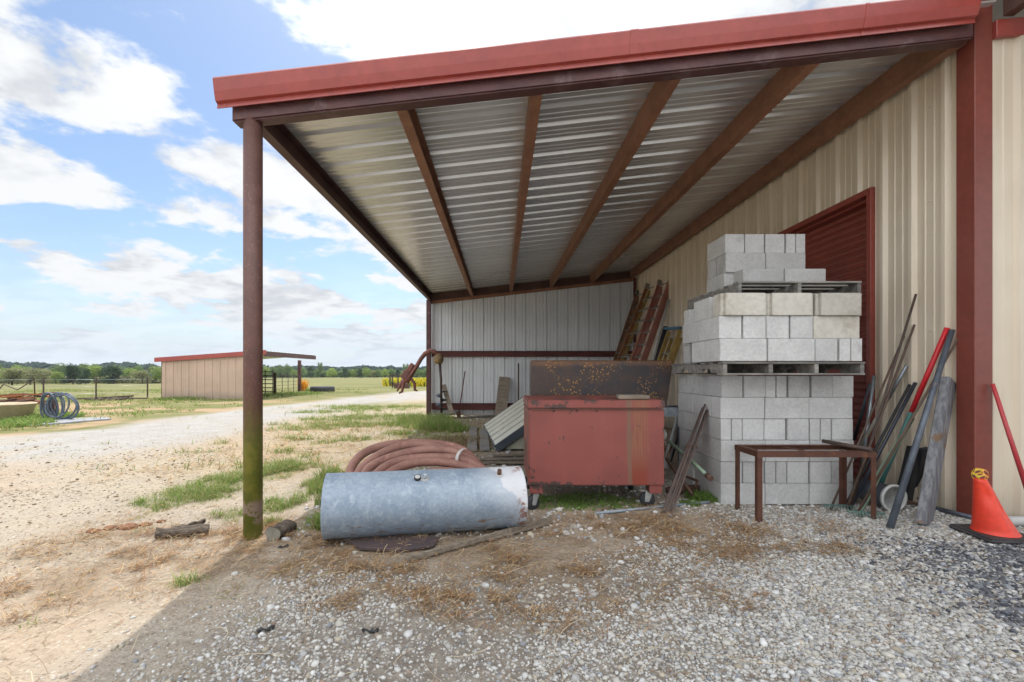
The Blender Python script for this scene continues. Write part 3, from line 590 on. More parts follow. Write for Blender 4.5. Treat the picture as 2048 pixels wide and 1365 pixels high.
# dry straw lying about
def strands(name, X, Y, L, wid, col, zmax, m, seed):
    g_ = np.random.default_rng(seed); n = len(X); a = g_.uniform(0, 6.28, n); bend = g_.normal(0, .5, n); k = 5
    t = np.linspace(-.5, .5, k); an = a[:, None] + bend[:, None] * t * 2
    dx_ = np.cumsum(np.cos(an), 1) / k * L[:, None]; dy_ = np.cumsum(np.sin(an), 1) / k * L[:, None]
    px_ = X[:, None] + dx_ - dx_.mean(1, keepdims=True); py_ = Y[:, None] + dy_ - dy_.mean(1, keepdims=True)
    z0 = g_.random(n) ** 2 * zmax; tilt = g_.normal(0, .3, n) * L
    pz = zm(X, Y)[:, None] + .002 + z0[:, None] + np.abs(tilt)[:, None] * (t + .5) * .7 + .1 * L[:, None] * (.25 - t ** 2)
    nxv = -np.sin(an) * wid[:, None] / 2; nyv = np.cos(an) * wid[:, None] / 2
    P = np.stack([np.stack([px_ - nxv, py_ - nyv, pz], -1), np.stack([px_ + nxv, py_ + nyv, pz + wid[:, None] * .3], -1)], 2).reshape(n, 2 * k, 3)
    f = np.array([(2 * j, 2 * j + 1, 2 * j + 3, 2 * j + 2) for j in range(k - 1)]); Fc = (f[None] + (np.arange(n) * 2 * k)[:, None, None]).reshape(-1, 4)
    cl = np.repeat((col * g_.uniform(.7, 1.2, (n, 1)))[:, None], 2 * k, 1)
    return npobj(name, P.reshape(-1, 3), [Fc], m, cl.reshape(-1, 3), kind='stuff')
SC = np.array([(.42, .28, .14), (.32, .195, .10), (.52, .39, .23), (.22, .145, .085), (.35, .19, .10)])
X, Y = scatter(190000, -3.4, 3.2, 1.7, 4.3, lambda X, Y: zones(X, Y)['straw'] * np.clip((fbm(X, Y, 3.2, 4, 6) - .44) * 6, .16, 1) * (.3 + .7 * clump(X, Y)) * view(X, Y)); n = len(X)
strands('dry_straw', X, Y, rng.uniform(.025, .09, n), rng.uniform(.0016, .0034, n), SC[rng.integers(0, 5, n)], .028, M['straw'], 7)
X, Y = scatter(60000, -5.5, 1.2, 4.0, 11, lambda X, Y: np.clip(zones(X, Y)['dry'] * .7 + zones(X, Y)['straw'] * .9, 0, 1) * clump(X, Y) * ss(0.4, -.4, X)); n = len(X)
strands('dry_grass_litter', X, Y, rng.uniform(.05, .14, n), rng.uniform(.004, .008, n), SC[rng.integers(0, 3, n)] * 1.1, .03, M['straw'], 8)
X, Y, h_ = tuft([(905, 885, .5, 1600, .16), (870, 895, .5, 1200, .14), (940, 880, .3, 600, .12)]); n = len(X)
blades('dead_grass', X, Y, h_, rng.uniform(.004, .008, n), rng.uniform(.5, 1.8, n), np.array([(.34, .26, .15), (.26, .19, .12)])[rng.integers(0, 2, n)], M['straw'], 9)
X, Y = scatter(500, -3, 2.6, 1.7, 3.6, lambda X, Y: view(X, Y) * 1.0); n = len(X)
strands('long_stalks', X, Y, rng.uniform(.1, .3, n), rng.uniform(.002, .0035, n), np.array([(.50, .42, .30), (.40, .30, .2)])[rng.integers(0, 2, n)], .02, M['straw'], 10)
# ------------------------------------------------------------------ barn and lean-to
SL = .113
def zb(x): return 3.30 + SL * x
PROF = [(0, 0), (.022, .034), (.055, .034), (.077, 0), (.140, 0), (.147, .007), (.157, .007), (.164, 0), (.222, 0), (.229, .007), (.239, .007), (.246, 0)]
def corr(mb, O, U, Vv, N, u0, u1, lo, hi, phase=0.0, per=.305, prof=PROF, flip=1):
    O, U, Vv, N = map(Vector, (O, U, Vv, N)); us = [(u0, None)]
    k = math.floor((u0 - phase) / per)
    while phase + k * per < u1:
        for a, h in prof:
            u = phase + k * per + a
            if u0 < u < u1: us.append((u, h))
        k += 1
    us.append((u1, None)); us[0] = (u0, us[1][1]); us[-1] = (u1, us[-2][1]); vs = []
    for u, h in us:
        p = O + U * u + N * h * flip
        vs += [p + Vv * lo(u), p + Vv * hi(u)]
    return mb.add(vs, [(2 * j, 2 * j + 2, 2 * j + 3, 2 * j + 1) for j in range(len(us) - 1)])
barn = thing('metal_barn', (3.65, 3.5, 0), 'large beige corrugated metal barn with red corner trim, filling the right side', 'barn')
D0, D1, DZ = 4.53, 6.95, 2.94
mb = MB(); O = (WX, 0, 0); ph = 3.7215
corr(mb, O, (0, 1, 0), (0, 0, 1), (-1, 0, 0), 3.62, D0, lambda u: .03, lambda u: 4.12, ph)
corr(mb, O, (0, 1, 0), (0, 0, 1), (-1, 0, 0), D0, D1, lambda u: DZ, lambda u: 4.12, ph)
corr(mb, O, (0, 1, 0), (0, 0, 1), (-1, 0, 0), D1, 20, lambda u: -.25, lambda u: 4.12, ph)

for zr in (.42, 1.55, 2.65, 3.45):
    for k in range(-1, 30):
        yy_ = ph + k * .305 + .1 + .085
        if yy_ > 3.7 and not (D0 - .1 < yy_ < D1 + .1 and zr < DZ + .1): mb.box((WX - .003, yy_, zr), (.010, .013, .013))
mb.build('side_wall', M['beige'], barn)
mb = MB(); corr(mb, (0, 3.52, 0), (1, 0, 0), (0, 0, 1), (0, -1, 0), 3.74, 12, lambda u: .05, lambda u: 3.80 + .1 * (u - 3.65), 3.96 - .0385)
mb.build('front_wall', M['beige'], barn)
mb = MB(); mb.prism([(3.608, 3.645, 0), (3.608, 3.498, 0), (3.745, 3.498, 0), (3.745, 3.53, 0), (3.64, 3.53, 0), (3.64, 3.645, 0)], (0, 0, .02), (0, 0, 4.3))
mb.build('corner_trim', M['red_column'], barn, bevel=.004)
mb = MB(); mb.prism([(3.745, 3.47, 3.73), (12, 3.47, 4.55), (12, 3.47, 4.68), (3.745, 3.47, 3.86)], (0, 0, 0), (0, .04, 0)); mb.build('header_trim', M['red_trim'], barn, bevel=.004)
for x in (3.78, 5.2, 6.8):
    MB().bb(x, x + .075, -.6, 3.46, 3.86 + .1 * (x - 3.65), 4.08 + .1 * (x - 3.65)).build('porch_rafter', M['darkbeam'], barn)
mb = MB(); mb.add([(3.66, -.7, 4.10), (12, -.7, 4.94), (12, 3.5, 4.94), (3.66, 3.5, 4.10), (3.66, -.7, 4.13), (12, -.7, 4.97), (12, 3.5, 4.97), (3.66, 3.5, 4.13)], [(0, 1, 2, 3), (4, 7, 6, 5), (0, 4, 5, 1), (0, 3, 7, 4)])
mb.build('porch_roof', M['roof'], barn)
mb = MB(); mb.prism([(3.60, 3.52, 4.12), (12, 3.52, 4.98), (20, 3.52, 4.12), (20, 3.52, 4.22), (12, 3.52, 5.08), (3.60, 3.52, 4.22)], (0, 0, 0), (0, 17, 0)); mb.build('roof', M['roof'], barn)
MB().bb(3.78, 19.8, 19.8, 20, -.6, 4.12).build('rear_wall', M['beige'], barn)
door = MB().bb(3.60, 3.70, D0 - .055, D0, .03, DZ + .06).bb(3.60, 3.70, D1, D1 + .055, 0, DZ + .06).bb(3.60, 3.70, D0, D1, DZ, DZ + .06).bb(3.70, 3.86, D0 - .02, D0 + .02, 0, DZ).bb(3.70, 3.86, D1 - .02, D1 + .02, 0, DZ).bb(3.70, 3.86, D0 + .02, D1 - .02, DZ - .02, DZ + .02).build('roller_door_frame', M['red_door'], barn, bevel=.003)
door['label'] = 'red painted frame round the roller door'
mb = MB(); rp = [(0, 0), (.018, .004), (.032, .014), (.045, .014), (.058, .004)]
corr(mb, (3.83, 0, 0), (0, 0, 1), (0, 1, 0), (-1, 0, 0), .02, DZ, lambda u: D0 + .02, lambda u: D1 - .02, 0, .076, rp)
c = mb.build('door_curtain', M['red_door'], door)
rod = MB(); 

lean = thing('lean_to', (-1.86, 3.44, gz(-1.86, 3.44)), 'open lean-to with red fascia and white ribbed roof, joined to the barn side', 'lean-to')
pz = gz(-1.86, 3.44) - .15
MB().tube([(-1.856, 3.45, pz), (-1.856, 3.45, 3.075)], .066, 28).build('post', M['post_mat'], lean)['label'] = 'round front post, red-brown above and mossy green below'
MB().bb(-1.96, -1.84, 12.14, 12.26, -.2, 3.1).build('post', M['beam'], lean, bevel=.006)
bm_ = [(-1.98, zb(-1.98) - .035), (3.49, zb(3.49) - .035), (3.49, zb(3.49) + .09), (-1.98, zb(-1.98) + .09)]
MB().prism([(x, 3.385, z) for x, z in bm_], (0, 0, 0), (0, .115, 0)).build('front_beam', M['beam'], lean, bevel=.012, seg=2)
mb = MB(); poly = [(3.42, .232), (3.298, .245), (3.290, .232), (3.305, .15), (3.322, .088), (3.345, .080), (3.345, .074), (3.342, .047), (3.350, .047), (3.352, .088), (3.335, .096), (3.32, .15), (3.305, .220), (3.42, .220)]
def ext(poly, x0, x1):
    n = len(poly); vs = [(x0, y, zb(x0) + z) for y, z in poly] + [(x1, y, zb(x1) + z) for y, z in poly]
    return vs, [tuple(range(n))] + [tuple(range(n, 2 * n))] + [(i, (i + 1) % n, (i + 1) % n + n, i + n) for i in range(n)]
mb.add(*ext(poly, -2.06, 3.45)); p2 = [(y - .003, z + (.002 if z > .1 else -.002)) for y, z in poly]; mb.add(*ext(p2, .93, .99)); mb.add(*ext(p2, 2.62, 2.645)); [mb.box((x_, 3.345, zb(x_) + .061), (.014, .010, .012)) for x_ in np.arange(-2.0, 3.4, .61)]; mb.build('fascia_trim', M['red_trim'], lean)
PX = [-1.87, -.76, .28, 1.35, 2.42, 3.50]
for k, x in enumerate(PX):
    w = .085; z0, z1 = zb(x), zb(x) + .2; t = .008; a, b = x - w / 2, x + w / 2; y0, y1 = 3.505, 12.28
    mb = MB(); mb.bb(a, a + t, y0, y1, z0, z1).bb(a + t, b, y0, y1, z0, z0 + t).bb(a + t, b, y0, y1, z1 - t, z1).bb(b - t, b, y0, y1, z0 + t, z0 + .022)
    mb.build('eave_beam' if k == 0 else 'purlin', M['darkbeam'] if k == 0 else M['purlin'], lean)
mb = MB(); RP = [(0, 0), (.018, .046), (.060, .046), (.080, 0), (.150, 0), (.157, .007), (.167, .007), (.174, 0), (.232, 0), (.239, .007), (.249, .007), (.256, 0)]
corr(mb, (0, 0, 3.30 + .203), (0, 1, 0), (1, 0, SL), (0, 0, 1), 3.36, 12.5, lambda u: -2.0, lambda u: 3.63, 3.42, .305, RP)
mb.build('roof_sheet', M['roof'], lean)
mb = MB(); mb.prism([(x, 12.28, zb(x) + z) for x, z in ((-1.95, 0), (3.6, 0), (3.6, .2), (-1.95, .2))], (0, 0, 0), (0, .05, 0)); mb.build('rear_beam', M['darkbeam'], lean)
mb = MB(); mb.prism([(x, 12.24, zb(x) + z) for x, z in ((-1.84, -.085), (3.6, -.085), (3.6, -.004), (-1.84, -.004))], (0, 0, 0), (0, .03, 0)); mb.build('rear_angle', M['purlin'], lean)
mb = MB(); BP = [(0, 0), (.012, .034), (.030, .034), (.042, 0), (.11, 0), (.118, .009), (.128, .009), (.136, 0), (.20, 0), (.208, .009), (.218, .009), (.226, 0)]
corr(mb, (0, 12.36, 0), (1, 0, 0), (0, 0, 1), (0, 1, 0), -1.86, 3.62, lambda u: .03, lambda u: zb(u) + .19, -1.60, .283, BP); mb.build('end_wall', M['white_wall'], lean)
for z0, z1 in ((1.60, 1.755), (.19, .36)):
    MB().bb(-1.84, 3.6, 12.30, 12.34, z0, z1).bb(-1.84, 3.6, 12.25, 12.30, z1 - .008, z1).bb(-1.84, 3.6, 12.25, 12.30, z0, z0 + .008).build('girt', M['girt'], lean)
MB().bb(3.53, 3.59, 12.18, 12.24, 0, 3.68).build('corner_angle', M['girt'], lean)

# ------------------------------------------------------------------ concrete blocks and pallets
def block_mesh(kind):
    L, Wd, Hh = .394, .190, .190
    xs = [0, .032, .180, .214, L - .032, L]; ys = [0, .032, Wd - .032, Wd]
    solid = lambda i, j: not (j == 1 and i in (1, 3))
    bm = bmesh.new(); vt = {}
    def v(i, j, k):
        if (i, j, k) not in vt: vt[(i, j, k)] = bm.verts.new((xs[i] - L / 2, ys[j] - Wd / 2, k * Hh))
        return vt[(i, j, k)]
    for i in range(5):
        for j in range(3):
            if not solid(i, j): continue
            bm.faces.new((v(i, j, 1), v(i + 1, j, 1), v(i + 1, j + 1, 1), v(i, j + 1, 1))); bm.faces.new((v(i, j, 0), v(i, j + 1, 0), v(i + 1, j + 1, 0), v(i + 1, j, 0)))
            for di, dj, a, b in ((0, -1, (i, j), (i + 1, j)), (1, 0, (i + 1, j), (i + 1, j + 1)), (0, 1, (i + 1, j + 1), (i, j + 1)), (-1, 0, (i, j + 1), (i, j))):
                ii, jj = i + di, j + dj
                if ii < 0 or jj < 0 or ii > 4 or jj > 2 or not solid(ii, jj): bm.faces.new((v(*a, 0), v(*b, 0), v(*b, 1), v(*a, 1)))
    bm.normal_update()
    if kind == 'round':                                # bullnose: the vertical outer corners strongly rounded
        ed = [e for e in bm.edges if all(abs(abs(q.co.x) - L / 2) < 1e-5 and abs(abs(q.co.y) - Wd / 2) < 1e-5 for q in e.verts)]
        bmesh.ops.bevel(bm, geom=ed, offset=.028, segments=4, affect='EDGES')
    bm.normal_update()
    ed = [e for e in bm.edges if len(e.link_faces) == 2 and e.calc_face_angle(0) > .9]
    bmesh.ops.bevel(bm, geom=ed, offset=.0035 if kind != 'round' else .007, segments=2, affect='EDGES', clamp_overlap=True)
    if kind == 'slot':                                 # a sash groove down the middle of each end
        for sx in (-1, 1):
            pass
    bmesh.ops.recalc_face_normals(bm, faces=bm.faces)
    me = bpy.data.meshes.new('block'); bm.to_mesh(me); bm.free(); return me
BM = {}
def get_block(kind, tan):
    k = (kind, tan)
    if k not in BM:
        if kind == 'slot':
            me = bpy.data.meshes.new('block'); mb = MB(); L, Wd, Hh = .394, .190, .190; g_ = .006; dp = .018
            poly = []
            for sx in (-1, 1):
                e = [(sx * L / 2, sx * -Wd / 2), (sx * L / 2, sx * -g_), (sx * (L / 2 - dp), sx * -g_), (sx * (L / 2 - dp), sx * g_), (sx * L / 2, sx * g_), (sx * L / 2, sx * Wd / 2)]
                poly += e
            n = len(poly); vs = [(x, y, z) for z in (0, Hh) for x, y in poly]
            me.from_pydata(vs, [], [tuple(range(n))[::-1], tuple(range(n, 2 * n))] + [(i, (i + 1) % n, (i + 1) % n + n, i + n) for i in range(n)])
            bm = bmesh.new(); bm.from_mesh(me); bm.normal_update(); ed = [e for e in bm.edges if e.calc_face_angle(0) > .9]
            bmesh.ops.bevel(bm, geom=ed, offset=.0025, segments=1, affect='EDGES', clamp_overlap=True); bmesh.ops.recalc_face_normals(bm, faces=bm.faces); bm.to_mesh(me); bm.free()
        else: me = block_mesh(kind)
        me.materials.append(M['block_tan' if tan else 'block']); BM[k] = me
    return BM[k]
ORD = ['leftmost', 'second from left', 'third from left', 'fourth from left', 'fifth from left', 'rightmost']
CRS = {6: ['bottom', 'second', 'third', 'fourth', 'fifth', 'top'], 3: ['bottom', 'middle', 'top'], 2: ['lower', 'upper']}
def place_block(x, y, z, rot, kind, tan, label, group, rx=0):
    o = bpy.data.objects.new('concrete_block', get_block(kind, tan)); C.objects.link(o)
    o.location = (x + random.gauss(0, .002), y + random.gauss(0, .004), z); o.rotation_euler = (rx, 0, rot + random.gauss(0, .006)); ORG[o.name] = o.location
    return tag(o, label, 'concrete block', group)
BS = .400; HS = .193
def stack(nm, x0, y0, z0, rows, group, lefts=True, tan=lambda r, i: False):
    nr = len(rows)
    for r, spec in enumerate(rows):
        z = z0 + r * HS; x = x0 + random.uniform(-.012, .008); y0r = y0 + random.uniform(-.012, .012); n = len(spec)
        for i, s in enumerate(spec):
            pos = ORD[i] if i < n - 1 else 'rightmost'
            if n == 1: pos = 'only'
            kd = {'S': 'plain', 'B': 'round', 'H': 'plain', 's': 'slot'}[s]
            gap = random.choice((0, 0, .002, .006))
            what = {'S': 'grey block showing its long side', 'B': 'tan round-cornered block', 'H': 'grey block showing its square end', 's': 'grey block with a grooved end'}[s]
            lb = f'{what}, {pos} in front, {CRS[nr][r]} course, {nm}'
            if s in 'SB': place_block(x + BS / 2, y0r + .1, z, 0, kd, tan(r, i), lb, group); x += BS + gap * .5
            else: place_block(x + BS / 4, y0r + .2, z, R(90), kd, tan(r, i), lb, group); x += BS / 2 + gap * .3
        if lefts:
            y = y0r + (.2 if spec[0] in 'SB' else .4); j = 0
            while y < y0 + .85 and j < lefts:
                lb = f'grey block on the left side, {("behind front corner", "second back", "furthest back")[j]}, {CRS[nr][r]} course, {nm}'
                last = y > y0 + .7
                place_block(x0 + .1 + (.1 if last else 0) + random.uniform(-.008, .006), y + (.1 if last else .2), z, 0 if last else R(90), 'round' if spec[0] == 'B' else 'plain', False, lb, group); y += .2 if last else .402; j += 1
stack('lowest block stack', 1.985, 4.14, .006, ['SSS', 'HHsHHH', 'SSS', 'sHHHsH', 'SSS', 'HHsHHH'], 'concrete blocks in the lowest stack', 3)
stack('middle block stack', 1.855, 3.885, 1.290, ['SSHs', 'HHHHS', 'BBB'], 'concrete blocks in the middle stack', 1, lambda r, i: r == 2 or (r == 1 and i == 4))
for r, (z, lb) in enumerate(((1.290, 'bottom'), (1.483, 'middle'), (1.676, 'top'))):
    if r == 1: place_block(2.02 + .19, 4.88, z + .095 - .095, 0, 'plain', False, 'grey block turned so a square core hole shows, far left of middle block stack', 'concrete blocks in the middle stack').rotation_euler = (R(90), 0, 0); bpy.context.view_layer.objects
    else: place_block(2.02 + .19, 4.88 + .095, z, 0, 'round' if r == 2 else 'plain', False, f'grey block at the far left back corner, {lb} course, middle block stack', 'concrete blocks in the middle stack')
for o in [o for o in C.objects if o.name.startswith('concrete_block') and 'square core hole' in o.get('label', '')]: o.location = (2.21, 5.07, 1.483 + .095); o.location.z = 1.483 + .095; o.location.y = 4.885 + .19
def pallet(x0, y0, z0, w, dpt, h, nst, label, tilt=0):
    t = thing('wooden_pallet', (x0, y0, z0), label, 'pallet', 'wooden pallets in the block pile')
    bt = .016
    for k in range(nst):
        x = x0 + .019 + (w - .038) * k / (nst - 1)
        mb = MB(); z_0, z_1 = z0 + bt, z0 + h - bt
        prof = [(0, z_0), (.2 * dpt, z_0), (.22 * dpt, z_0 + .035), (.36 * dpt, z_0 + .035), (.38 * dpt, z_0), (.62 * dpt, z_0), (.64 * dpt, z_0 + .035), (.78 * dpt, z_0 + .035), (.80 * dpt, z_0), (dpt, z_0), (dpt, z_1), (0, z_1)]
        mb.prism([(x - .017, y0 + a, b) for a, b in prof], (0, 0, 0), (.034, 0, 0)); mb.build('stringer', M['pallet'], t, bevel=.003)
    nb = 7
    for k in range(nb):
        y = y0 + (dpt - .09) * k / (nb - 1); MB().bb(x0 + random.uniform(-.012, .006), x0 + w + random.uniform(-.006, .012), y - .004, y + .09, z0 + h - bt, z0 + h).build('deck_board', M['pallet'], t, bevel=.002)
    for k in range(3):
        y = y0 + (dpt - .1) * k / 2; MB().bb(x0 + random.uniform(-.01, .005), x0 + w, y - .006, y + .1, z0, z0 + bt).build('base_board', M['pallet'], t, bevel=.002)
    return t
pallet(1.885, 3.895, 1.172, 1.20, 1.16, .112, 4, 'grey wooden pallet carrying the middle block stack, just above the lowest stack')
pallet(2.09, 4.05, 1.873, 1.09, 1.10, .125, 3, 'weathered wooden pallet under the top block stack, the highest pallet')
g3 = 'concrete blocks in the top stack'
stack('top block stack', 2.235, 4.57, 2.19, ['SS', 'HHHs'], g3, 0)
for o in C.objects:
    if o.get('group') == g3: pass
TT = 2.001
for i in range(2): place_block(2.33 + .2 + i * .402, 4.42 + .1, TT, 0, 'plain', False, f'grey block, long side showing, {("left", "right")[i]} one resting on the top pallet', g3)
place_block(2.235 + .1, 4.62 + .18, TT, R(90), 'plain', False, 'grey concrete block on the top pallet at the left, below the stepped courses', g3)
place_block(2.33 + .2, 4.72 + .1, TT, 0, 'plain', False, 'grey block on the top pallet, behind the front left one', g3)
place_block(2.33 + .602, 4.72 + .1, TT, 0, 'plain', False, 'grey block on the top pallet, behind the front right one', g3)
place_block(2.235 + .2, 4.57 + .3, 2.19, 0, 'plain', False, 'grey block end on the left side of the top stack, lower stepped course', g3)
for o in list(C.objects):                              # CRS names for the two-course part
    pass

# ------------------------------------------------------------------ red job box
def gnd(v): return Vector((v[0], v[1], gz(v[0], v[1])))
jb = thing('job_box', (.83, 4.33, .0), 'large red steel job box on casters with a rust streak down its right side', 'tool chest')
x0, x1, y0, y1 = .243, 1.415, 3.97, 4.78
MB().bb(x0, x1, y0, y1, .218, .875).build('body', M['jobbox'], jb, bevel=.008, seg=2)
MB().bb(x0 - .008, x1 + .008, y0 - .010, y1 + .008, .882, .955).build('lid', M['jobbox'], jb, bevel=.01, seg=2)
for x in (x0 + .015, x1 - .125):
    for y in (y0 + .012, y1 - .11): MB().bb(x, x + .11, y, y + .10, .145, .217).build('caster_bracket', M['jobbox'], jb, bevel=.004)
for k, (x, y) in enumerate(((x0 + .065, y0 + .07), (x1 - .09, y0 + .09), (x0 + .07, y1 - .07), (x1 - .07, y1 - .07))):
    a = (.5, -.35, .2, 1.0)[k]; dr = Vector((math.cos(a), math.sin(a), 0)); nr = Vector((-dr.y, dr.x, 0)); zc_ = gz(x, y) + .062
    rt = Matrix((dr, nr, Vector((0, 0, 1)))).transposed() @ Matrix.Rotation(R(90), 3, 'X'); cc_ = Vector((x, y, zc_)) - dr * .03
    w = MB(); w.lathe([(.02, -.018), (.055, -.020), (.064, -.012), (.066, 0), (.064, .012), (.055, .020), (.02, .018)], cc_, 24, rt).build('caster_wheel', M['black'], jb)
    f = MB()
    for s_ in (-1, 1): f.prism([cc_ + nr * s_ * .024 + q for q in (dr * -.018 + Vector((0, 0, -.018)), dr * .018 + Vector((0, 0, -.018)), dr * .055 + Vector((0, 0, .082)), dr * -.01 + Vector((0, 0, .082)))], nr * -.002, nr * .002)
    f.tube([cc_ + nr * -.03, cc_ + nr * .03], .009, 10).build('caster_fork', M['caster'], w and jb)
MB().bb(x0 + .02, x1 - .02, y0 - .016, y0 - .011, .872, .88).build('lid_seam_strip', M['rust'], jb)
for x_ in (.46, .66, .83): MB().lathe([(.001, .004), (.007, .003), (.010, 0)], (x_, y0 - .001, .862), 10, Matrix.Rotation(R(90), 3, 'X')).build('rivet', M['rust'], jb)
bd = MB(); bd.prism([(0, 0, 0), (.27, -.02, 0), (.29, .18, 0), (.03, .20, 0)], (1.03, 4.02, .958), (1.03, 4.02, .992))
tag(bd.build('wood_board', M['plank'], bevel=.006), 'short weathered board lying on top of the red job box', 'board')

# rust-speckled steel tray standing behind the box
tr = thing('steel_tray', (1.10, 5.35, 0), 'big dark steel tray with orange rust specks standing on edge behind the job box', 'steel tray')
prof = [(0, .02), (.03, .25), (.0, .60), (-.04, .95), (-.045, 1.27), (-.03, 1.318), (.0, 1.33), (.03, 1.33)]
mb = MB(); xa, xb = .355, 1.945
n = len(prof)
def trx(z): return .0 if z > 1.3 else 0
vs = []
for side in (0, 1):
    for (a, z) in prof: vs.append(((xa if side == 0 else xb - .13 * (1.33 - z)), 5.25 + a, z))
for side in (0, 1):
    for (a, z) in prof: vs.append(((xa if side == 0 else xb - .13 * (1.33 - z)), 5.258 + a, z - .004))
fs = [(i, i + 1, n + i + 1, n + i) for i in range(n - 1)] + [(2 * n + i, 3 * n + i, 3 * n + i + 1, 2 * n + i + 1) for i in range(n - 1)]
mb.add(vs, fs); mb.build('plate', M['tray'], tr)
for side, x in ((0, xa), (1, xb)):
    mb = MB(); q = [(x - (.13 * (1.33 - z) if side else 0), 5.25 + a, z) for a, z in prof] + [(x, 5.48, 1.30), (x - (.17 if side else 0), 5.48, .03)]
    mb.prism(q, (0, 0, 0), (.008 if side else -.008, 0, 0)); mb.build('side_flange', M['tray'], tr)

# ------------------------------------------------------------------ cream slatted panel propped like a wedge
cp = thing('slatted_cover', (.3, 8.4, 0), 'cream slatted cover panel with dark frame, propped at a slope left of the job box', 'panel')
e1 = Vector((.94, 0, .66)); ny_ = Vector((-.1, 1, 0)); P0 = Vector((-.07, 7.0, .03)); LY = 3.0; up_ = Vector((-.57, 0, .82))
ns = 6
for k in range(ns):
    a = .12 + (LY - .2) * k / ns; b = .12 + (LY - .2) * (k + 1) / ns - .12
    q = [P0 + ny_ * a + e1 * .02, P0 + ny_ * b + e1 * .02, P0 + ny_ * b + e1 * 1.0, P0 + ny_ * a + e1 * 1.0]
    MB().prism(q, up_ * .02, up_ * (.035)).build('slat', M['cream'], cp)
MB().prism([P0, P0 + ny_ * LY, P0 + ny_ * LY + e1, P0 + e1], up_ * -.02, up_ * .018).build('backing', M['slate'], cp)
MB().bar(P0 + ny_ * -.03, P0 + ny_ * -.03 + e1, .05, .11, (0, 1, 0)).build('edge_rail', M['slate'], cp)
MB().prism([P0 + Vector((.06, .03, -.01)), P0 + Vector((.96, .03, -.01)), P0 + Vector((.96, .03, .60))], (0, 0, 0), (0, .03, 0)).build('end_panel', M['paleboard'], cp)
MB().bb(P0.x + .89, P0.x + .95, 9.85, 9.95, -.02, .63).build('prop', M['slate'], cp)

# ------------------------------------------------------------------ ladders and poles in the back corner
def ladder(pt, pb, wdir, wid, nr, mr, me_, name, label, double=0, fly=None, cat='ladder', capm=None):
    pt, pb, wv = Vector(pt), Vector(pb), Vector(wdir).normalized(); t = thing(name, pb, label, cat)
    dd = (pt - pb).normalized(); nv = dd.cross(wv).normalized()
    for s_ in (-1, 1):
        o = wv * s_ * wid / 2; mb = MB(); mb.bar(pb + o, pt + o, .008, .085, wv)
        for q in (-1, 1): mb.bar(pb + o - wv * s_ * .014 + nv * q * .039, pt + o - wv * s_ * .014 + nv * q * .039, .024, .007, wv)
        mb.build('rail', mr, t)
        if capm: MB().bar(pt + o - dd * .09, pt + o + dd * .02, .04, .10, wv).build('end_cap', capm, t, bevel=.008)
    for k in range(nr):
        c_ = pb.lerp(pt, (k + .6) / nr); MB().tube([c_ - wv * wid / 2, c_ + wv * wid / 2], .015, 8).build('rung', me_, t)
    if double:
        for s_ in (-1, 1):
            o = wv * s_ * (wid / 2 - .035) + nv * double; MB().bar(pb + o + dd * .3, pt + o - dd * .12, .008, .075, wv).build('fly_rail', fly or mr, t)
        for k in range(nr - 1):
            c_ = pb.lerp(pt, (k + .9) / nr) + nv * double; MB().tube([c_ - wv * (wid / 2 - .04), c_ + wv * (wid / 2 - .04)], .014, 8).build('fly_rung', me_, t)
    return t
ladder(at(1284, 580, 11.9), Vector((2.45, 11.5, -.02)), (.30, -1, .0), .40, 11, M['brown_fg'], M['alu'], 'extension_ladder', 'weathered brown fibreglass ladder leaning furthest into the back corner', .07, M['brown_fg'], capm=M['alu'])
ladder(at(1309, 566, 11.0), Vector((2.30, 10.6, 0)), (.45, -1, .0), .46, 12, M['orange_fg'], M['alu'], 'extension_ladder', 'orange and yellow fibreglass extension ladder, middle of the three tall ladders', .09, M['yellow_fg'], capm=M['alu'])
ladder(at(1331, 559, 10.2), Vector((2.42, 9.8, 0)), (.30, -1, .0), .40, 12, M['red_fg'], M['alu'], 'extension_ladder', 'salmon red fibreglass ladder, rightmost of the three tall ladders', .08, M['red_fg'], capm=M['alu'])
st = ladder(at(1349, 662, 9.25), Vector((2.70, 8.95, 0)), (.35, -1, 0), .34, 6, M['yellow_fg'], M['alu'], 'step_ladder', 'folded yellow stepladder with a blue top cap against the beige wall', .10, M['yellow_fg'])
pt = at(1347, 657, 9.25); MB().bar(pt + Vector((-.16, .1, 0)), pt + Vector((.14, -.08, .0)), .17, .05, (.3, -1, 0)).build('top_cap', M['blueplastic'], st, bevel=.02, seg=2)
def pole(name, p, q, r, m, label, cat, group=None, n=12, taper=None):
    return tag(MB().tube([p, q], [r, taper or r], n).build(name, m), label, cat, group)
pole('white_channel', at(1337, 600, 9.8), Vector((2.75, 9.5, 0)), .03, M['white_pipe'], 'long thin white pole leaning between the ladders and the stepladder', 'pole')
pole('dark_pipe', at(1333, 655, 9.6), Vector((2.78, 9.3, 0)), .065, M['darkpipe'], 'thick dark pipe leaning just left of the yellow stepladder', 'pipe')
pole('white_pipe', at(1372, 783, 5.9), Vector((2.0, 5.6, .02)), .035, M['white_pipe'], 'white pipe leaning at the back between job box and block stack', 'pipe')
pole('grey_pipe', at(1378, 790, 6.1), Vector((2.12, 5.8, .02)), .028, M['greypole'], 'grey pipe leaning beside the white pipe behind the block stack', 'pipe')
gt = thing('galvanised_trough', (1.95, 5.3, .6), 'shallow galvanised trough poking out between job box and block stack', 'trough')
MB().bb(1.62, 2.2, 5.15, 5.45, .70, .72).bb(1.62, 2.2, 5.13, 5.15, .70, .80).bb(1.62, 2.2, 5.45, 5.47, .70, .80).build('pan', M['galv'], gt)
